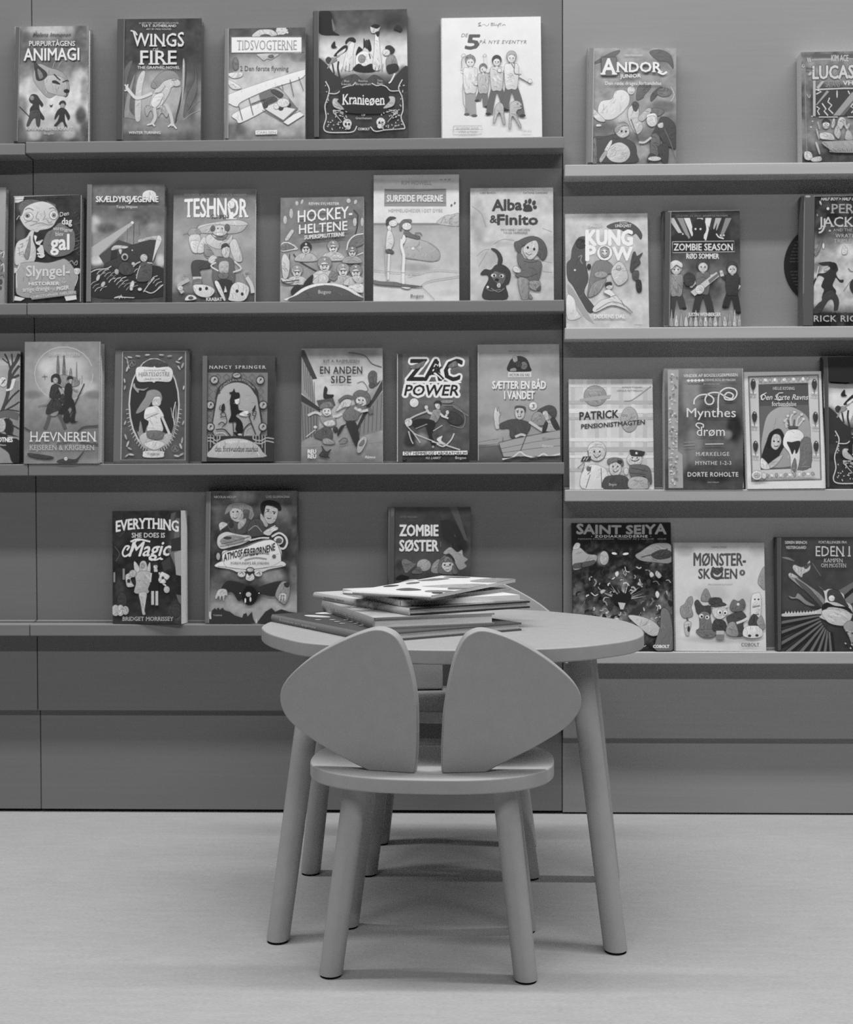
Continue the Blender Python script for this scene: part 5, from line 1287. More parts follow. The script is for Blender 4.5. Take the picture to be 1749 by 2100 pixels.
# ---- third shelf of the right unit
PAT = [G((168, 205), (828, 215)), N(10, 40, 45)]
for i in range(7):
    PAT.append(R(222 if i % 2 else 194, 60 + i * 72, 170, 84 + i * 72, 828))
for j, yy in enumerate((200, 296, 345, 395, 520, 575, 625, 700)):
    PAT.append(R(186 if j % 2 else 228, 48, yy, 556, yy + 16 + (j % 3) * 6))
PAT += [E(155, 205, 268, 68, 62), P(175, '112,288 200,272 300,262 292,284 200,296 118,302'), T(200, 'MÅNEDENS', 158, 240, 248, 12), T(200, 'BEDSTE', 170, 258, 240, 12), T(120, 'MATHILDE MOESGAARD', 366, 222, 488, 10), T(120, 'HANNE PETTERSON', 336, 242, 488, 10), E(172, 410, 410, 52, 76), C(150, 4, '380,300 430,290 540,210'),
 T(64, 'PATRICK', 112, 412, 344, 48, b=.03, r=-14), T(110, 'OG', 366, 392, 398, 14), T(64, 'PENSIONISTMAGTEN', 122, 466, 502, 28, b=.03, r=-28),
 E(205, 215, 610, 52, 50), C(90, 4, ell(215, 610, 52, 50)), S(210, '160,600 170,560 215,540 260,560 270,610 250,580 190,575'), C(80, 4, '195,620 215,640 240,618'), E(50, 200, 602, 5, 6), E(50, 232, 602, 5, 6), P(70, '118,662 132,632 180,630 178,658'), L(220, 4, '134,655 148,636'), L(220, 4, '150,655 164,636'), S(222, '125,820 130,720 180,680 240,690 275,720 280,820'), C(90, 4, '150,820 175,740'), C(90, 4, '180,690 175,720 160,740'), L(100, 4, '240,700 245,820'), E(120, 165, 705, 12, 14), C(110, 4, '100,700 140,670 125,730'),
 E(205, 325, 700, 36, 50), S(120, '280,650 320,638 368,650 372,690 330,665 285,680'), C(80, 4, '310,715 325,725 345,714'), E(60, 312, 692, 4, 5), E(60, 340, 692, 4, 5), S(84, '255,822 262,760 310,745 370,745 405,770 405,822'), E(70, 352, 664, 14, 10), T(200, 'Bogoo', 288, 806, 334, 16),
 E(205, 440, 650, 46, 40), S(66, '418,592 495,602 500,612 485,630 425,628 415,610'), E(220, 452, 612, 7, 7), C(80, 5, '420,652 445,660 470,648'), E(60, 428, 640, 4, 4), E(60, 456, 640, 4, 4), S(105, '412,690 470,680 530,700 545,790 520,790 500,750 425,760'), S(178, '410,765 470,752 520,770 520,822 410,822'), C(80, 4, '420,700 520,720'), C(80, 4, '415,730 510,740'), E(212, 390, 720, 14, 22), L(90, 4, '520,760 525,822')]
shelf_book('pale checked book with three cartoon people in caps, right-hand third shelf', F12,
 [(50, 172), (548, 168), (558, 824), (50, 828)], PAT, Y3, .012, False, 200, 212)

MYN = [G((100, 150), (200, 110), (400, 95), (640, 110), (720, 75), (820, 85)), B(780, 260, 60, 160, 165, .8), B(800, 560, 50, 120, 150, .7), B(950, 220, 70, 100, 140, .6), B(1040, 460, 50, 90, 40, .9), B(1000, 500, 30, 30, 150, .8), B(900, 760, 120, 40, 60, .8), B(720, 650, 40, 100, 150, .6), N(16, 60, 47), P(178, '640,112 705,112 700,600 728,620 732,820 645,820')]
rs_ = random.Random(8)
for i in range(90):
    MYN.append(E(rs_.choice((130, 215, 225, 140)), rs_.uniform(648, 698), rs_.uniform(120, 815), rs_.uniform(4, 9), rs_.uniform(3, 6), rs_.uniform(0, 180)))
MYN += [T(225, 'VINDER AF BOGSLUGERPRISEN', 734, 158, 1056, 19, b=.02, r=-6)] + [x for i in range(5) for x in (E(235, 763 + i * 21, 178 - i * .5, 8, 8), L(235, 4, [(752 + i * 21, 176), (774 + i * 21, 176)]))] + [
 T(215, 'DENNE BOG ER MAGISK', 862, 180, 1046, 14, b=.01), T(180, 'BOGBLOGGER', 852, 202, 950, 9),
 C(232, 8, '795,320 800,290 830,265 880,262 912,285 905,315 875,318 862,290 885,255 940,250 985,275 1020,285 1030,262 1000,248 978,268 985,290 1030,290 1052,260 1040,230 990,222 950,250 940,300 942,380'),
 T(236, 'Mynthes', 752, 396, 1046, 58), T(236, 'drøm', 812, 508, 980, 58), C(232, 7, '850,460 850,440 820,432 808,445 830,465'), L(220, 5, '862,558 972,556'), T(215, 'MÆRKELIGE', 808, 628, 1006, 24, b=.01, sp=1.2), T(215, 'MYNTHE 1-2-3', 804, 682, 1018, 24, b=.01, sp=1.1), T(225, 'DORTE ROHOLTE', 758, 752, 1060, 28, b=.02, sp=1.1), T(190, 'SAXO FORLAG', 876, 790, 944, 8), L(165, 4, '736,568 800,562'), L(165, 3, '736,548 800,544'), C(190, 4, '1086,104 1094,700 1090,820')]
shelf_book('thick glossy book with looping white script and a patterned strip by its spine', F12,
 [(632, 112), (1084, 100), (1096, 822), (612, 822)], MYN, Y3, .030, False, 190, 95, yb=-.0412)

RAV = [G((120, 225), (820, 226)), N(6, 50, 49), P(140, '1122,152 1542,140 1560,772 1142,782'), P(205, '1130,160 1536,148 1552,764 1150,774'), P(85, '1182,200 1480,190 1500,700 1196,712'), L(110, 4, '1122,152 1542,140 1560,772 1142,782 1122,152'),
 P(104, '1190,330 1486,322 1498,698 1198,708'), S(165, '1210,480 1240,380 1320,330 1400,340 1480,400 1495,520 1490,640 1380,690 1240,690 1200,600'), S(118, '1400,560 1490,520 1496,690 1400,700'),
 S(48, '1210,600 1240,520 1270,475 1310,465 1335,500 1340,560 1310,620 1280,690 1230,680 1200,660'), S(200, '1258,540 1275,500 1310,505 1318,550 1290,590 1262,575'), E(40, 1276, 540, 6, 5), E(40, 1302, 542, 6, 5), C(60, 5, '1278,568 1290,572 1302,566'), S(42, '1230,560 1250,490 1300,466 1265,510 1255,580'), S(190, '1230,690 1290,640 1330,620 1300,670 1260,700'), S(225, '1200,640 1235,670 1250,705 1200,700'),
 S(222, '1330,560 1345,490 1380,470 1430,475 1455,510 1430,550 1430,640 1410,720 1380,720 1370,620'), S(56, '1352,545 1380,545 1432,540 1420,600 1405,615 1400,590 1385,620 1372,590'), S(120, '1380,700 1400,640 1412,690 1400,725'),
 C(205, 9, '1350,460 1345,420 1360,390'), C(205, 9, '1380,460 1375,400 1395,370'), C(205, 9, '1410,460 1415,410 1440,380'), C(205, 9, '1360,440 1335,410'), C(205, 9, '1420,450 1450,410'), C(90, 7, '1392,460 1398,410'), C(90, 7, '1366,450 1360,410'), E(90, 1390, 458, 30, 9), E(215, 1440, 380, 11, 9), E(215, 1398, 366, 11, 9), E(215, 1358, 388, 10, 9), E(215, 1452, 408, 8, 8), E(200, 1340, 420, 8, 8),
 T(215, 'HELLE RYDING', 1270, 232, 1398, 18, f=1), T(236, 'Den Sorte Ravns', 1196, 292, 1476, 34, s=.25), C(236, 4, '1210,296 1196,270 1230,250'), C(236, 4, '1330,290 1296,292 1300,256 1330,250'), T(232, 'forbandelse', 1262, 328, 1408, 26, f=1), T(170, 'GYLDENDAL', 1420, 696, 1492, 8)]
for (bx, by) in ((1150, 196), (1158, 390), (1164, 566), (1516, 196), (1522, 392), (1526, 566)):
    RAV += [S(66, [(bx - 14, by - 2), (bx - 4, by - 26), (bx + 10, by - 20), (bx + 15, by + 6), (bx + 6, by + 34), (bx - 6, by + 30)]), L(95, 4, [(bx, by + 30), (bx + 1, by + 62)]), E(225, bx - 10, by + 54, 9, 4, 30), E(225, bx + 11, by + 56, 9, 4, -30), E(190, bx + 2, by - 18, 5, 4), E(170, bx - 10, by + 72, 8, 4, 30), E(170, bx + 11, by + 74, 8, 4, -30)]
for i in range(11):
    RAV += [E(238 if i % 2 else 170, 1195 + i * 28, 176 - i * .8, 11, 9, i * 30), E(238 if i % 2 else 165, 1235 + i * 27, 746 - i * 1.0, 12, 9, i * 40)]
RAV += [E(222, 1172, 744, 32, 28), E(190, 1170, 746, 18, 15), E(215, 1214, 748, 14, 18), T(120, 'bind 1', 1158, 750, 1184, 10), P(190, '1562,130 1578,820 1582,820 1566,128')]
shelf_book('white-bordered book with a raven head and a dark-haired girl, right-hand third shelf', F12,
 [(1100, 134), (1562, 116), (1580, 822), (1116, 822)], RAV, Y3, .014, True, 215, 226, yb=-.0412)

shelf_book('dark book with ornamental frame, cut off by the right edge, right-hand third shelf', F12,
 [(1562, 44), (2130, 20), (2130, 816), (1594, 818)], [island_cover(928, -24, .755), hinge(80, 1560, 1600, 40, 818, 100, -6), P(44, '1592,40 1960,28 1960,170 1700,190 1600,184')], Y3, .016, True, 60, 62)

# ---- bottom shelf of the middle unit
EVE = [G((275, 52), (700, 50), (900, 46), (1184, 62)), B(180, 900, 40, 90, 80, .6), B(640, 500, 60, 200, 95, .7), B(640, 1080, 60, 90, 90, .7), N(20, 60, 51), P(95, '600,290 640,280 600,420 580,440'), P(120, '560,560 660,560 700,800 650,760 600,640'), P(170, '625,610 680,590 684,800 640,790'), P(70, '520,690 590,640 600,740 540,760'), P(110, '640,330 670,330 668,500 620,520'), P(60, '600,500 680,480 680,590 600,600'),
 R(150, 130, 770, 144, 850), R(150, 205, 740, 222, 830), P(110, '640,950 690,960 692,1040 660,1010'), C(90, 8, '140,560 180,620 150,680'), C(75, 10, '180,480 230,420 200,400'), E(70, 200, 1000, 40, 70), E(70, 640, 1080, 40, 60),
 T(236, 'EVERYTHING', 152, 440, 660, 88, f=1, b=.03, arc=28, grow=.05), T(222, 'SHE DOES IS', 280, 486, 550, 40, b=.02, f=1), T(238, 'Magic', 255, 640, 580, 125, s=.3, b=.02, r=-8), C(238, 14, '240,590 260,560 230,560 205,610 225,640 280,600 310,520 350,505'), C(238, 14, '270,520 330,500 430,520'), C(238, 12, '430,655 470,670 520,650'), E(238, 522, 662, 14, 7),
 S(210, '300,680 330,710 350,760 320,790 300,740'), S(210, '430,690 410,720 400,770 430,780'), S(200, '345,710 360,680 390,680 405,720 400,760 350,760'), S(185, '310,790 350,760 400,760 440,780 430,850 420,930 390,940 340,945 300,930 315,860'), S(195, '340,940 400,935 395,1010 385,1080 392,1110 370,1115 360,1070 350,1010'), E(175, 372, 715, 16, 22), C(210, 14, '400,790 440,840'),
 S(205, '230,800 250,780 290,760 300,800 270,820 285,860 300,880 270,890 240,880'), E(190, 290, 780, 30, 30), E(60, 256, 840, 14, 16), 
 E(205, 474, 725, 17, 24), S(60, '450,720 458,690 490,690 500,730 485,712 462,712'), P(205, '460,745 492,745 490,775 464,775'), S(40, '435,800 450,770 500,770 510,820 500,880 505,915 480,922 415,915 430,860'), C(210, 12, '440,775 432,850'), C(212, 14, '505,770 530,850 560,880'), R(205, 440, 922, 462, 1035), R(205, 474, 922, 496, 1040), E(200, 566, 910, 24, 28), S(225, '520,770 550,775 590,800 570,830 545,820 560,850 530,860 500,840'), E(70, 535, 815, 12, 12), E(225, 510, 830, 12, 16), E(40, 450, 1040, 12, 6), E(40, 486, 1044, 12, 6),
 E(195, 150, 1080, 34, 46), E(200, 190, 1080, 30, 46), E(185, 230, 1080, 28, 36), L(150, 3, '170,1040 170,1120'), L(60, 6, '165,1035 160,1015'), T(185, 'BRIDGET MORRISSEY', 208, 1164, 620, 34, b=.02, f=1)]
shelf_book('small dark paperback with a fairy and a friend in costume, leftmost on the bottom shelf', F13,
 [(124, 276), (672, 266), (690, 1182), (120, 1170)], EVE, Z4, .034, False, 205, 54, yb=-.042, yaw=.13)

shelf_book('grey book with two youths above a scrollwork title shield, bottom shelf', F13,
 [(888, 112), (1620, 106), (1630, 1182), (872, 1184)], [
 G((106, 90), (300, 85), (500, 72), (700, 66), (850, 85), (960, 150), (1050, 165), (1184, 170)), B(1180, 160, 120, 60, 150, .7), B(960, 230, 60, 60, 105, .7), B(1500, 300, 80, 80, 110, .8), B(1100, 780, 120, 80, 120, .6), B(1420, 800, 120, 70, 165, .7), B(1240, 940, 110, 90, 40, .9), B(1060, 1000, 80, 60, 160, .7), B(920, 980, 40, 90, 140, .7), B(1420, 1030, 120, 60, 175, .7), B(1600, 780, 40, 120, 130, .7), N(32, 70, 53),
 S(135, '1050,250 1080,215 1150,200 1220,215 1265,250 1260,330 1230,330 1240,270 1190,260 1180,300 1120,250 1040,300'), S(185, '1080,270 1120,245 1180,270 1185,330 1140,360 1090,330'), E(50, 1105, 278, 6, 7), E(50, 1140, 275, 7, 7), C(90, 6, '1105,325 1125,330 1140,322'), S(86, '1060,360 1100,350 1160,370 1240,340 1230,420 1180,460 1100,450 1060,400'), S(205, '990,380 1020,360 1060,380 1010,420 1000,430'), E(60, 1090, 380, 22, 30), S(170, '1150,360 1210,330 1200,380 1150,420'), C(150, 8, '1250,260 1270,300 1250,340'),
 S(38, '1328,250 1340,200 1400,180 1470,200 1500,250 1480,270 1440,230 1390,225 1360,260 1350,300'), S(185, '1365,260 1380,225 1440,240 1470,265 1450,350 1400,375 1360,330'), E(50, 1390, 270, 7, 7), E(50, 1440, 290, 7, 7), L(50, 6, '1375,255 1402,258'), L(50, 6, '1425,275 1455,280'), C(80, 7, '1380,325 1400,332 1418,325'), S(178, '1330,290 1360,330 1390,380 1370,400 1330,340'), S(80, '1220,420 1260,340 1330,340 1370,420 1380,460 1240,480'), C(160, 6, '1230,430 1290,390 1340,440'), S(205, '1350,450 1400,410 1460,400 1470,420 1430,440 1400,470'), C(205, 10, '1410,410 1450,390'),
 S(200, '975,520 990,470 1050,440 1120,455 1180,465 1240,470 1250,500 1180,540 1100,560 1020,580 985,560'), S(150, '1000,520 1040,480 1110,470 1200,490 1160,530 1060,545'), L(95, 6, '1010,540 1100,520 1240,480'), L(100, 5, '1000,560 1120,540 1230,510'), E(70, 1060, 490, 34, 12), C(215, 16, '1420,480 1480,450 1530,480 1545,530 1520,575 1470,570'), E(215, 1476, 510, 40, 36), E(90, 1480, 512, 24, 20), C(120, 6, '1470,500 1490,500 1495,520'), C(215, 12, '1240,510 1330,490 1400,490'),
 S(232, '1010,690 1020,600 1090,590 1200,560 1300,520 1400,500 1470,540 1500,600 1500,680 1530,720 1400,725 1240,750 1060,730 960,720'), C(70, 5, '1020,690 1030,610 1200,565 1330,515 1440,510 1490,600 1500,680'), S(222, '955,720 1020,680 1060,730 1240,745 1420,720 1500,680 1532,715 1400,745 1330,770 1240,760 1150,770 1080,745'), L(110, 4, '980,720 1240,752 1510,715'), E(175, 985, 640, 16, 30), E(90, 1245, 750, 34, 22), E(205, 1245, 750, 26, 15), E(215, 1175, 785, 32, 24), E(215, 1312, 780, 32, 24), C(95, 6, '1160,780 1180,770 1190,790'), C(95, 6, '1300,780 1320,770 1326,790'), S(215, '1220,780 1240,800 1265,780 1280,820 1245,840 1210,825'),
 T(44, 'ATMOSFÆREBØRNENE', 1030, 680, 1448, 62, b=.015, r=-92, wave=-8), C(150, 8, '1160,660 1230,620 1330,610 1400,620'), C(150, 8, '1200,670 1290,650 1380,660'), E(110, 1440, 640, 14, 14), T(96, 'FORSVUNDET PÅ JORDEN', 1088, 704, 1396, 20, f=1),
 T(215, 'NICOLAI HOUM', 952, 166, 1130, 20, b=.02), T(190, 'LUIS GUARAGNA', 1376, 164, 1566, 20, b=.02),
 S(50, '1010,900 1060,840 1150,850 1210,880 1190,960 1150,1000 1100,930 1040,930'), S(190, '960,970 990,910 1050,910 1060,960 1040,960 1030,1010 1015,960 1000,1000 990,960 970,990'), S(55, '1300,900 1400,860 1500,840 1560,860 1500,900 1440,960 1340,940'), S(150, '1500,850 1560,860 1565,950 1530,1030 1480,1000 1450,950'), S(60, '1520,860 1560,850 1560,890 1530,890'), S(205, '1480,960 1500,940 1540,950 1530,1010 1515,980 1505,1020 1495,980 1480,1010'), L(50, 4, '1500,950 1500,1000'), L(50, 4, '1520,950 1518,990'), E(30, 1240, 960, 60, 76), E(190, 1232, 950, 22, 20), E(225, 1206, 1000, 7, 20), E(225, 1248, 990, 7, 20), E(230, 1164, 940, 5, 5), E(230, 1318, 940, 5, 5),
 P(58, '872,1184 925,1150 935,1080 960,1060 970,1075 985,1055 1000,1075 1020,1058 1040,1080 1080,1090 1120,1120 1180,1140 1190,1110 1215,1100 1225,1130 1260,1090 1270,1150 1290,1184'), P(55, '1300,1184 1330,1140 1370,1090 1420,1060 1450,1090 1500,1070 1560,1090 1632,1100 1632,1184'), L(220, 6, '1296,1150 1296,1184'), P(205, '905,1090 925,1090 930,1150 915,1150'), T(185, 'TURBINE', 946, 1126, 1016, 12), hinge(112, 874, 908, 112, 1182, 150, 14)], Z4, .020, True, 100, 90, yb=-.036)

shelf_book('dark book with big white title, half hidden behind the stack on the table', F14,
 [(156, 126), (852, 126), (856, 1040), (146, 1040)], [
 G((126, 64), (500, 80), (600, 84), (720, 70), (1040, 60)), B(700, 350, 120, 120, 40, .9), B(780, 460, 70, 60, 44, .9), B(250, 620, 40, 50, 50, .7), N(12, 70, 55), P(86, '672,126 740,126 830,420 800,400'), P(92, '640,300 700,330 730,380 690,370'), P(50, '590,240 680,230 720,380 690,500 760,500 700,430 620,380'),
 S(165, '620,520 660,475 690,470 740,510 780,490 790,540 830,570 800,600 820,630 760,660 720,600 690,540'), S(120, '265,600 275,570 310,570 360,600 390,610 340,660 300,690 280,650'), S(150, '520,680 530,610 590,570 600,680'),
 E(172, 455, 620, 60, 52), S(110, '350,690 380,650 420,640 440,690'), C(190, 6, '400,610 440,610 470,590'), S(112, '585,690 580,620 600,560 650,530 700,555 720,620 740,695'), S(60, '640,540 670,520 710,560 720,600 690,570'), S(205, '610,640 615,600 650,595 700,600 705,640 660,680'), S(130, '605,620 612,570 640,600 660,565 690,610 700,585 712,620 690,565 640,548'), E(50, 632, 618, 8, 8), E(50, 678, 616, 8, 8), C(110, 4, '640,655 655,660 670,654'), S(110, '700,620 740,690 700,690'), S(36, '215,740 250,705 300,710 330,725 300,740'),
 T(120, 'GITTE MEISNER', 252, 218, 396, 18), T(232, 'ZOMBIE', 248, 370, 576, 98, b=.035), T(232, 'SØSTER', 248, 500, 578, 98, b=.035), R(110, 594, 422, 602, 466), hinge(86, 150, 200, 126, 1040, 60, 6), L(125, 5, '156,126 150,740'), P(104, '172,130 204,130 196,200 176,210')], Z4, .018, True, 80, 70)

# ---- bottom shelf of the right unit
SNT = [G((96, 26), (200, 28), (350, 40), (500, 56), (640, 90), (740, 100), (850, 45)), B(110, 310, 60, 50, 170, .9), B(250, 310, 40, 44, 165, .9), B(580, 290, 100, 60, 140, .9), B(110, 540, 40, 110, 110, .8), B(630, 580, 50, 80, 120, .8), B(300, 640, 110, 50, 150, .7), B(540, 690, 80, 70, 160, .8), B(360, 430, 80, 60, 120, .7), N(60, 26, 57),
 P(26, '70,96 656,94 658,196 72,200'), T(165, 'SAINT SEIYA', 96, 160, 630, 52, b=.05, o=(60, .09), grow=.22), T(225, '· ZODIAKRIDDERNE ·', 182, 182, 540, 15, b=.03, sp=1.15), T(180, 'MASAMI KURUMADA   TEGNET AF J. ALQUIE   SERIE', 104, 194, 630, 7),
 S(170, '72,250 110,240 160,280 215,290 200,340 140,360 72,370'), S(205, '72,250 90,215 115,220 105,250'), S(90, '80,340 140,330 200,318 200,340 140,360 74,366'), E(180, 258, 305, 28, 42), S(150, '445,290 480,265 540,225 600,215 660,230 660,330 560,330 480,320'), S(70, '540,285 600,255 655,265 655,300 580,312'), L(60, 5, '480,300 560,280 640,250'), E(232, 320, 278, 16, 7, 10), E(232, 388, 280, 18, 7, -8)]
rs_ = random.Random(21)
for i in range(150):
    a, x, y = rs_.uniform(-1, 1), rs_.uniform(78, 650), rs_.uniform(350, 835)
    if y > 790 and x > 520:
        continue
    r = rs_.uniform(14, 46)
    SNT.append(C(rs_.choice((215, 185, 34, 232, 40, 130, 160, 50)), rs_.uniform(3, 9), [(x, y), (x + r * .5 * math.cos(a * 3), y + r * .5 * math.sin(a * 3)), (x + r * math.cos(a * 3 + .6), y + r * math.sin(a * 3 + .6))]))
for i in range(26):
    a = -2.9 + i * .105
    SNT.append(P(rs_.choice((205, 225, 150, 44)), [(365 + 44 * math.cos(a), 560 + 44 * math.sin(a)), (365 + rs_.uniform(90, 170) * math.cos(a + .03), 560 + rs_.uniform(80, 140) * math.sin(a + .03)), (365 + 52 * math.cos(a + .09), 560 + 52 * math.sin(a + .09))]))
for i in range(30):
    x, y = rs_.uniform(90, 640), rs_.uniform(370, 790)
    SNT.append(S(rs_.choice((205, 190, 44, 225, 90, 60)), [(x, y), (x + rs_.uniform(8, 20), y - rs_.uniform(8, 24)), (x + rs_.uniform(22, 40), y + rs_.uniform(-6, 8)), (x + rs_.uniform(8, 24), y + rs_.uniform(10, 34))]))
SNT += [S(36, '300,545 320,515 345,525 360,500 380,520 405,505 420,540 400,575 360,590 320,575'), P(200, '340,570 385,575 372,612 355,612'), P(60, '400,640 520,545 470,640 430,680'), S(200, '400,650 480,655 560,690 600,750 540,770 470,720'), S(120, '600,610 650,640 668,850 560,850 590,720'), T(240, 'COBOLT', 550, 842, 646, 18, b=.06), P(40, '658,96 666,400 676,850 668,850')]
shelf_book('tall dark comic album full of bright streaks, partly behind the right of the table', F15,
 [(70, 96), (656, 94), (674, 852), (70, 862)], SNT, Y4, .012, False, 60, 60)

MON = [G((216, 170), (250, 205), (400, 215), (640, 212), (760, 222), (858, 210)), B(740, 260, 60, 40, 165, .8), B(1180, 260, 60, 40, 175, .7), B(900, 520, 120, 60, 185, .7), B(1100, 540, 60, 60, 190, .6), B(960, 790, 240, 30, 170, .6), N(8, 50, 61), T(95, 'THOMAS STRAND', 900, 246, 994, 13), T(84, 'MØNSTER-', 796, 350, 1106, 76, b=.03, grow=.06), T(84, 'SKOLEN', 824, 428, 1054, 62, b=.03), E(84, 936, 398, 34, 36), E(84, 912, 372, 10, 14), E(84, 962, 372, 10, 14), S(215, '912,395 936,408 962,392 950,415 922,415'), E(105, 1086, 392, 16, 16), T(225, '1', 1083, 399, 1089, 14), T(170, 'Monstrene kommer!', 882, 466, 1026, 11),
 S(160, '1180,440 1200,380 1225,360 1225,490 1190,470'), S(140, '840,560 850,510 870,488 890,520 895,560'), S(150, '715,600 740,580 760,545 785,535 790,570 780,600 790,650 740,665 718,640'), C(95, 10, '755,660 760,700 750,740'), S(190, '740,690 780,690 770,740 765,770 745,760'), E(60, 765, 730, 8, 18),
 S(76, '800,570 820,555 850,590 890,590 900,630 880,650 820,640 805,600'), S(120, '830,640 860,625 890,640 900,690 920,720 925,770 850,775 810,740 830,720'), E(230, 840, 652, 14, 14), E(230, 876, 660, 13, 13), E(40, 843, 655, 6, 7), E(40, 874, 660, 6, 7), S(118, '810,740 920,735 915,778 850,780'),
 S(76, '890,580 895,545 955,545 960,580'), S(225, '900,590 960,575 1000,590 985,605 920,610'), S(76, '895,590 960,570 990,588 920,600'), S(200, '905,620 920,605 985,605 995,640 960,670 920,660'), E(232, 950, 628, 17, 17), E(232, 984, 632, 14, 16), E(40, 952, 632, 6, 7), E(40, 982, 634, 6, 7), S(72, '912,740 915,680 950,672 985,690 985,740'), P(130, '925,745 978,745 975,795 930,795'), R(190, 930, 740, 976, 762),
 S(78, '990,660 1020,640 1080,625 1110,660 1090,700 1100,760 1060,775 1000,760 1000,700'), S(110, '1010,600 1030,555 1060,565 1090,550 1105,590 1085,620 1030,625'), E(222, 1060, 582, 9, 9), S(150, '990,760 1000,700 1040,690 1060,770'), C(215, 14, '1050,695 1090,680 1115,665'),
 S(220, '1135,650 1140,540 1165,515 1195,525 1195,640 1170,690 1140,690'), L(130, 8, '1145,600 1190,590'), L(130, 8, '1140,650 1185,640'), E(50, 1160, 552, 5, 5), E(50, 1182, 552, 5, 5), S(76, '1120,700 1150,640 1185,670 1170,710'), S(222, '1090,770 1100,720 1150,710 1195,720 1205,770 1150,785'), E(60, 1128, 770, 10, 8), E(60, 1172, 768, 10, 8), S(150, '1170,690 1200,650 1222,720 1200,730'), T(95, 'COBOLT', 1078, 832, 1186, 20, b=.02)]
shelf_book('pale comic album with a row of small cartoon monsters, right-hand bottom shelf', F15,
 [(684, 216), (1218, 214), (1228, 854), (684, 858)], MON, Y4, .012, True, 205, 210)

EDN = [G((180, 70), (600, 72), (660, 62), (858, 58)), N(10, 60, 63), S(130, '1315,300 1360,300 1390,315 1398,325 1350,312'), S(195, '1388,360 1400,345 1440,360 1470,345 1490,320 1492,370 1470,390 1450,400 1440,420 1400,385'), S(90, '1455,355 1490,335 1492,345 1470,370'), L(120, 4, '1505,335 1556,412'),
 P(110, '1660,500 1800,420 1800,520 1720,560')]
for i in range(9):
    a = .16 + i * .17
    x0, y0 = 1640, 640
    r1 = 420 if i < 4 else 330
    d = np.array([-math.cos(a), math.sin(a)])
    nrm = np.array([d[1], -d[0]])
    a0, b0 = np.array([x0 - 30, y0 + 6 * i]) + d * 60, np.array([x0, y0]) + d * r1
    EDN += [P(40, [a0 + nrm * 22, b0 + nrm * 30, b0 - nrm * 14, a0 - nrm * 10]), P(112, [a0 + nrm * 5, b0 + nrm * 11, b0 - nrm * 9, a0 - nrm * 5])]
EDN += [P(125, '1690,560 1800,470 1800,540 1720,590'), P(45, '1680,540 1800,440 1800,462 1700,550'),
 S(150, '1362,402 1380,395 1440,440 1540,510 1580,560 1590,620 1560,600 1470,510 1400,450 1365,420'), S(90, '1400,430 1480,480 1560,570 1580,610 1500,540'), S(190, '1362,402 1378,394 1420,420 1400,425 1372,420'), S(205, '1325,638 1420,632 1500,625 1560,605 1580,570 1590,640 1550,640 1440,650 1330,655'), S(60, '1430,520 1500,560 1560,600 1500,600 1460,570'), S(140, '1362,530 1400,540 1420,515 1470,560 1520,590 1470,585 1420,550 1380,548')]
EDN += [P(225, [(1340 + i * 18, 640), (1346 + i * 18, 622 - i * .6), (1352 + i * 18, 638)]) for i in range(11)]
EDN += [S(200, '1540,470 1570,500 1580,560 1560,640 1548,660 1620,690 1690,712 1730,680 1745,640 1740,590 1700,560 1690,520 1640,495 1600,490 1575,500'), S(70, '1600,500 1660,500 1700,560 1720,600 1650,570 1600,560'), S(40, '1560,600 1590,570 1640,590 1720,600 1745,640 1690,610 1600,600 1575,640'), S(200, '1560,630 1600,610 1700,620 1740,650 1720,690 1680,710 1600,690'), E(235, 1620, 546, 18, 18), S(150, '1690,710 1740,680 1800,760 1800,860 1760,860 1720,770')]
rs_ = random.Random(31)
for i in range(26):
    EDN.append(E(rs_.choice((60, 195)), rs_.uniform(1700, 1790), rs_.uniform(720, 850), 6, 4, 40))
EDN += [T(200, 'SØREN BRINCH', 1340, 220, 1470, 18, b=.02), T(200, 'VESTERGAARD', 1346, 250, 1466, 18, b=.02), T(205, 'FORTÆLLINGER FRA', 1542, 218, 1710, 16), T(205, 'EDEN I', 1524, 294, 1728, 64, f=1), T(195, 'KAMPEN', 1574, 330, 1684, 24, f=1), T(195, 'OM MOSTEN', 1556, 360, 1704, 24, f=1), hinge(84, 1290, 1316, 182, 858, 44, 2), L(100, 4, '1316,182 1312,858')]
shelf_book('dark hardback with a long-jawed toothed bird, bottom shelf at the right edge', F15,
 [(1294, 184), (1800, 178), (1810, 858), (1292, 860)], EDN, Y4, .018, True, 70, 66)


# ------------------------------------------------------------------ the stack of books lying on the table
def lying_book(label, z, t, Npx, wl, wr, ang, hard, cover_ops, base, spine_tone, spine_text=None, edge=None, tilt=0.0):
    """front cover up, spine along the left near side; Npx is the nearest lower corner in the photograph"""
    N_ = on_z(Npx, z)
    a = math.radians(ang)
    U = np.array([math.cos(a), math.sin(a), 0.0])
    Vv = np.array([-math.sin(a), math.cos(a), 0.0])
    n = np.array([0, 0, 1.0])
    if tilt:
        U = U * math.cos(tilt) + n * math.sin(tilt)
        n = np.cross(U, Vv)
    O = N_ + n * t
    w, h = wr, wl
    M = Matrix(((U[0], Vv[0], n[0], O[0]), (U[1], Vv[1], n[1], O[1]), (U[2], Vv[2], n[2], O[2]), (0, 0, 0, 1)))
    sc = 1000.0        # the working sheet of these covers is in millimetres, y down from the top edge
    sh = Sheet(w, h, lambda p: np.stack([p[:, 0] , h - p[:, 1]], 1), lambda g: np.stack([g[:, 0], h - g[:, 1]], 1), 0, 0, sc)
    PENDING.append((label, M, w, h, t, hard, edge if edge is not None else base, sh, flat(cover_ops), base, 'books stacked on the table', spine_tone, spine_text))


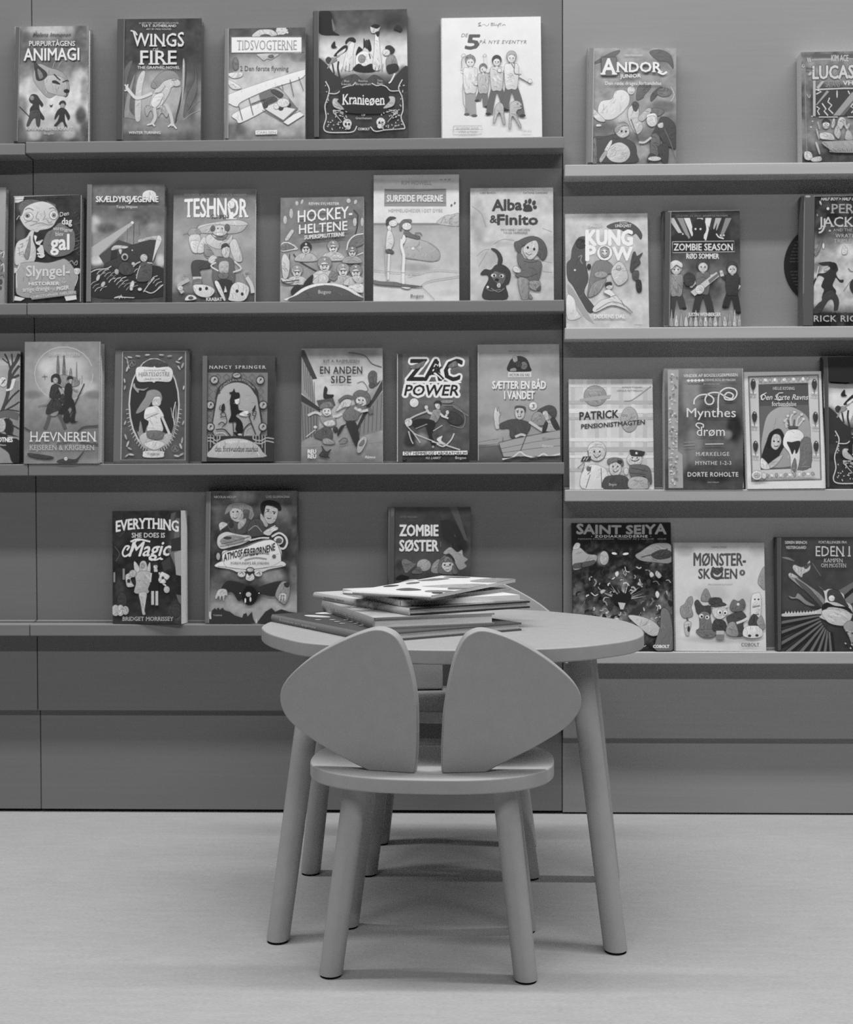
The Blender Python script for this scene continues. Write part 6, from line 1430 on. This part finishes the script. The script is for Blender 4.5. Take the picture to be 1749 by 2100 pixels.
zt = TOP_Z + 0.0003
lying_book('dark flat book at the very bottom of the stack on the table', zt, .0112, (768, 1318), .312, .247, 34.5, True,
 [G((0, 70), (330, 84)), S(205, '60,30 86,18 112,40 120,90 96,70'), E(200, 44, 66, 11, 26, -18)] +
 [E(205, 22 + (i * 17) % 40, 110 + i * 13, 5, 3, 30) for i in range(9)], 72, 128, ('Robotdamen stort spøgelseseje', 200, .10, .48), 96)
zt += .0115
lying_book('thick worn book with rounded spine, second from the bottom of the table stack', zt, .0162, (767.0, 1291.0), .280, .180, 21.0, True,
 [G((0, 150), (264, 165)), N(30, 40, 71), S(185, '10,120 60,100 120,140 100,200 20,220')], 150, 160, ('KUNST  Kriminal  Bibliotek', 205, .08, .80), 150)
zt += .0165
lying_book('grey-spined hardback with pale pages, third from the bottom of the table stack', zt, .0102, (840, 1262.5), .312, .206, 32.0, True,
 [G((0, 200), (325, 190)), S(110, '0,325 0,250 120,300 192,290 192,325')], 195, 185, ('Vølve Rasmussen · Vølvens øst', 80, .13, .36), 60)
zt += .0105
lying_book('thin white round-cornered book in the upper half of the table stack', zt, .0085, (820, 1243.5), .225, .195, 26.5, False,
 [G((0, 218), (200, 222)), S(190, '60,150 110,150 112,156 60,156'), S(200, '120,170 160,176 158,182 120,176')], 220, 205, None, 205)
zt += .0088
lying_book('thin light book directly under the topmost book of the stack', zt, .0044, (879, 1231.5), .165, .200, 52.0, True,
 [G((0, 205), (215, 205)), S(150, '20,30 60,40 80,80 30,70')], 205, 200, None, 180)
zt += .0047
TOPB = [G((0, 215), (180, 222)), S(96, '30,70 40,48 62,52 58,76 44,88'), S(130, '30,110 50,100 58,140 42,146'), S(120, '70,120 100,110 120,150 84,140'), S(165, '90,60 150,120 120,170 96,140'),
 S(50, '18,130 28,120 34,132 24,140'), S(120, '150,10 190,14 196,40 160,30'), S(70, '210,20 222,24 224,60 214,52'), S(150, '176,90 230,100 226,150 180,140'), E(110, 120, 22, 14, 8), S(90, '60,10 80,6 86,20 66,22'), L(120, 4, '100,130 120,172'), L(70, 3, '140,100 150,130'), C(110, 3, '80,90 100,96 120,92'), C(110, 3, '30,150 60,160 90,158')]
for r in range(3):
    for i in range(7 - r):
        TOPB.append(L(40, 3.2, [(118 + i * 11 - r * 2, 44 + r * 15), (122 + i * 11 - r * 2, 54 + r * 15)]))
        TOPB.append(L(40, 2.4, [(118 + i * 11 - r * 2, 47 + r * 15), (124 + i * 11 - r * 2, 46 + r * 15)]))
lying_book('light picture book with dark blots, lying on top of the table stack', zt, .0048, (885, 1228), .138, .232, 57.0, True, TOPB, 218, 205, None, 200, tilt=.035)

# ------------------------------------------------------------------ the black disc on the panel
dc = on_y((1694, 543), -0.0025)
bm = bmesh.new()
rr = 0.0775
bmesh.ops.create_cone(bm, cap_ends=True, segments=72, radius1=rr, radius2=rr, depth=0.0022,
                      matrix=Matrix.Translation((dc[0], -0.0012, dc[2])) @ Matrix.Rotation(math.pi / 2, 4, 'X'))
disc = from_bm('round_sign', bm, M_DISC)
disc['label'] = 'black round sign on the light panel, half hidden by a thick dark hardback'
disc['category'] = 'sign'
bm = bmesh.new()
rd = random.Random(5)
M_TXT = paint('faint_print', 0.075, 0.3, 0.6, 0.1, (900, 900, 900))
for i, zz in enumerate(np.linspace(0.048, -0.05, 17)):
    if 8 <= i <= 9:
        continue
    half = math.sqrt(rr * rr - zz * zz) - 0.010
    x = -half
    while x < half:
        w = rd.uniform(.004, .011)
        vs_ = [bm.verts.new((dc[0] + a, -0.00245, dc[2] + zz + b)) for a, b in ((x, 0), (min(x + w, half), 0), (min(x + w, half), .0021), (x, .0021))]
        bm.faces.new(vs_)
        x += w + .0016
link_ = from_bm('print', bm, M_TXT)
link_.parent = disc
link_['label'] = 'small grey lines of print'

# ------------------------------------------------------------------ print and bind everything
for job in PENDING:
    for o in job[8]:
        if o[0] == 'T':
            want(o[2], o[7].get('sp', 1.0))
    if len(job) > 11 and job[12]:
        want(job[12][0], 1.0)
set_type()
for job in PENDING:
    label, M, w, h, t, hard, edge, sh, ops, base, group = job[:11]
    sh.draw(ops, base)
    ss, st = None, edge
    if len(job) > 11:
        st = job[11]
        if job[12]:
            s, tone, a0, a1 = job[12]
            v, tr = TEXTS[(s, 1.0)]
            lo, hi = v[:, 0].min(), v[:, 0].max()
            ss = Sheet(h, t, None, None, 0, 0, 1)
            cap = t * .34 / CAP
            q = [(a0 * h + (x - lo) / (hi - lo) * (a1 - a0) * h, t * .34 + y * cap) for x, y in v]
            ss.add(q, tr, tone)
            ss.v = [(-0.0026, h - a, -t + b) for a, b, _ in ss.v]
    make_book(label, M, w, h, t, hard, edge, sh, st, group, ss)
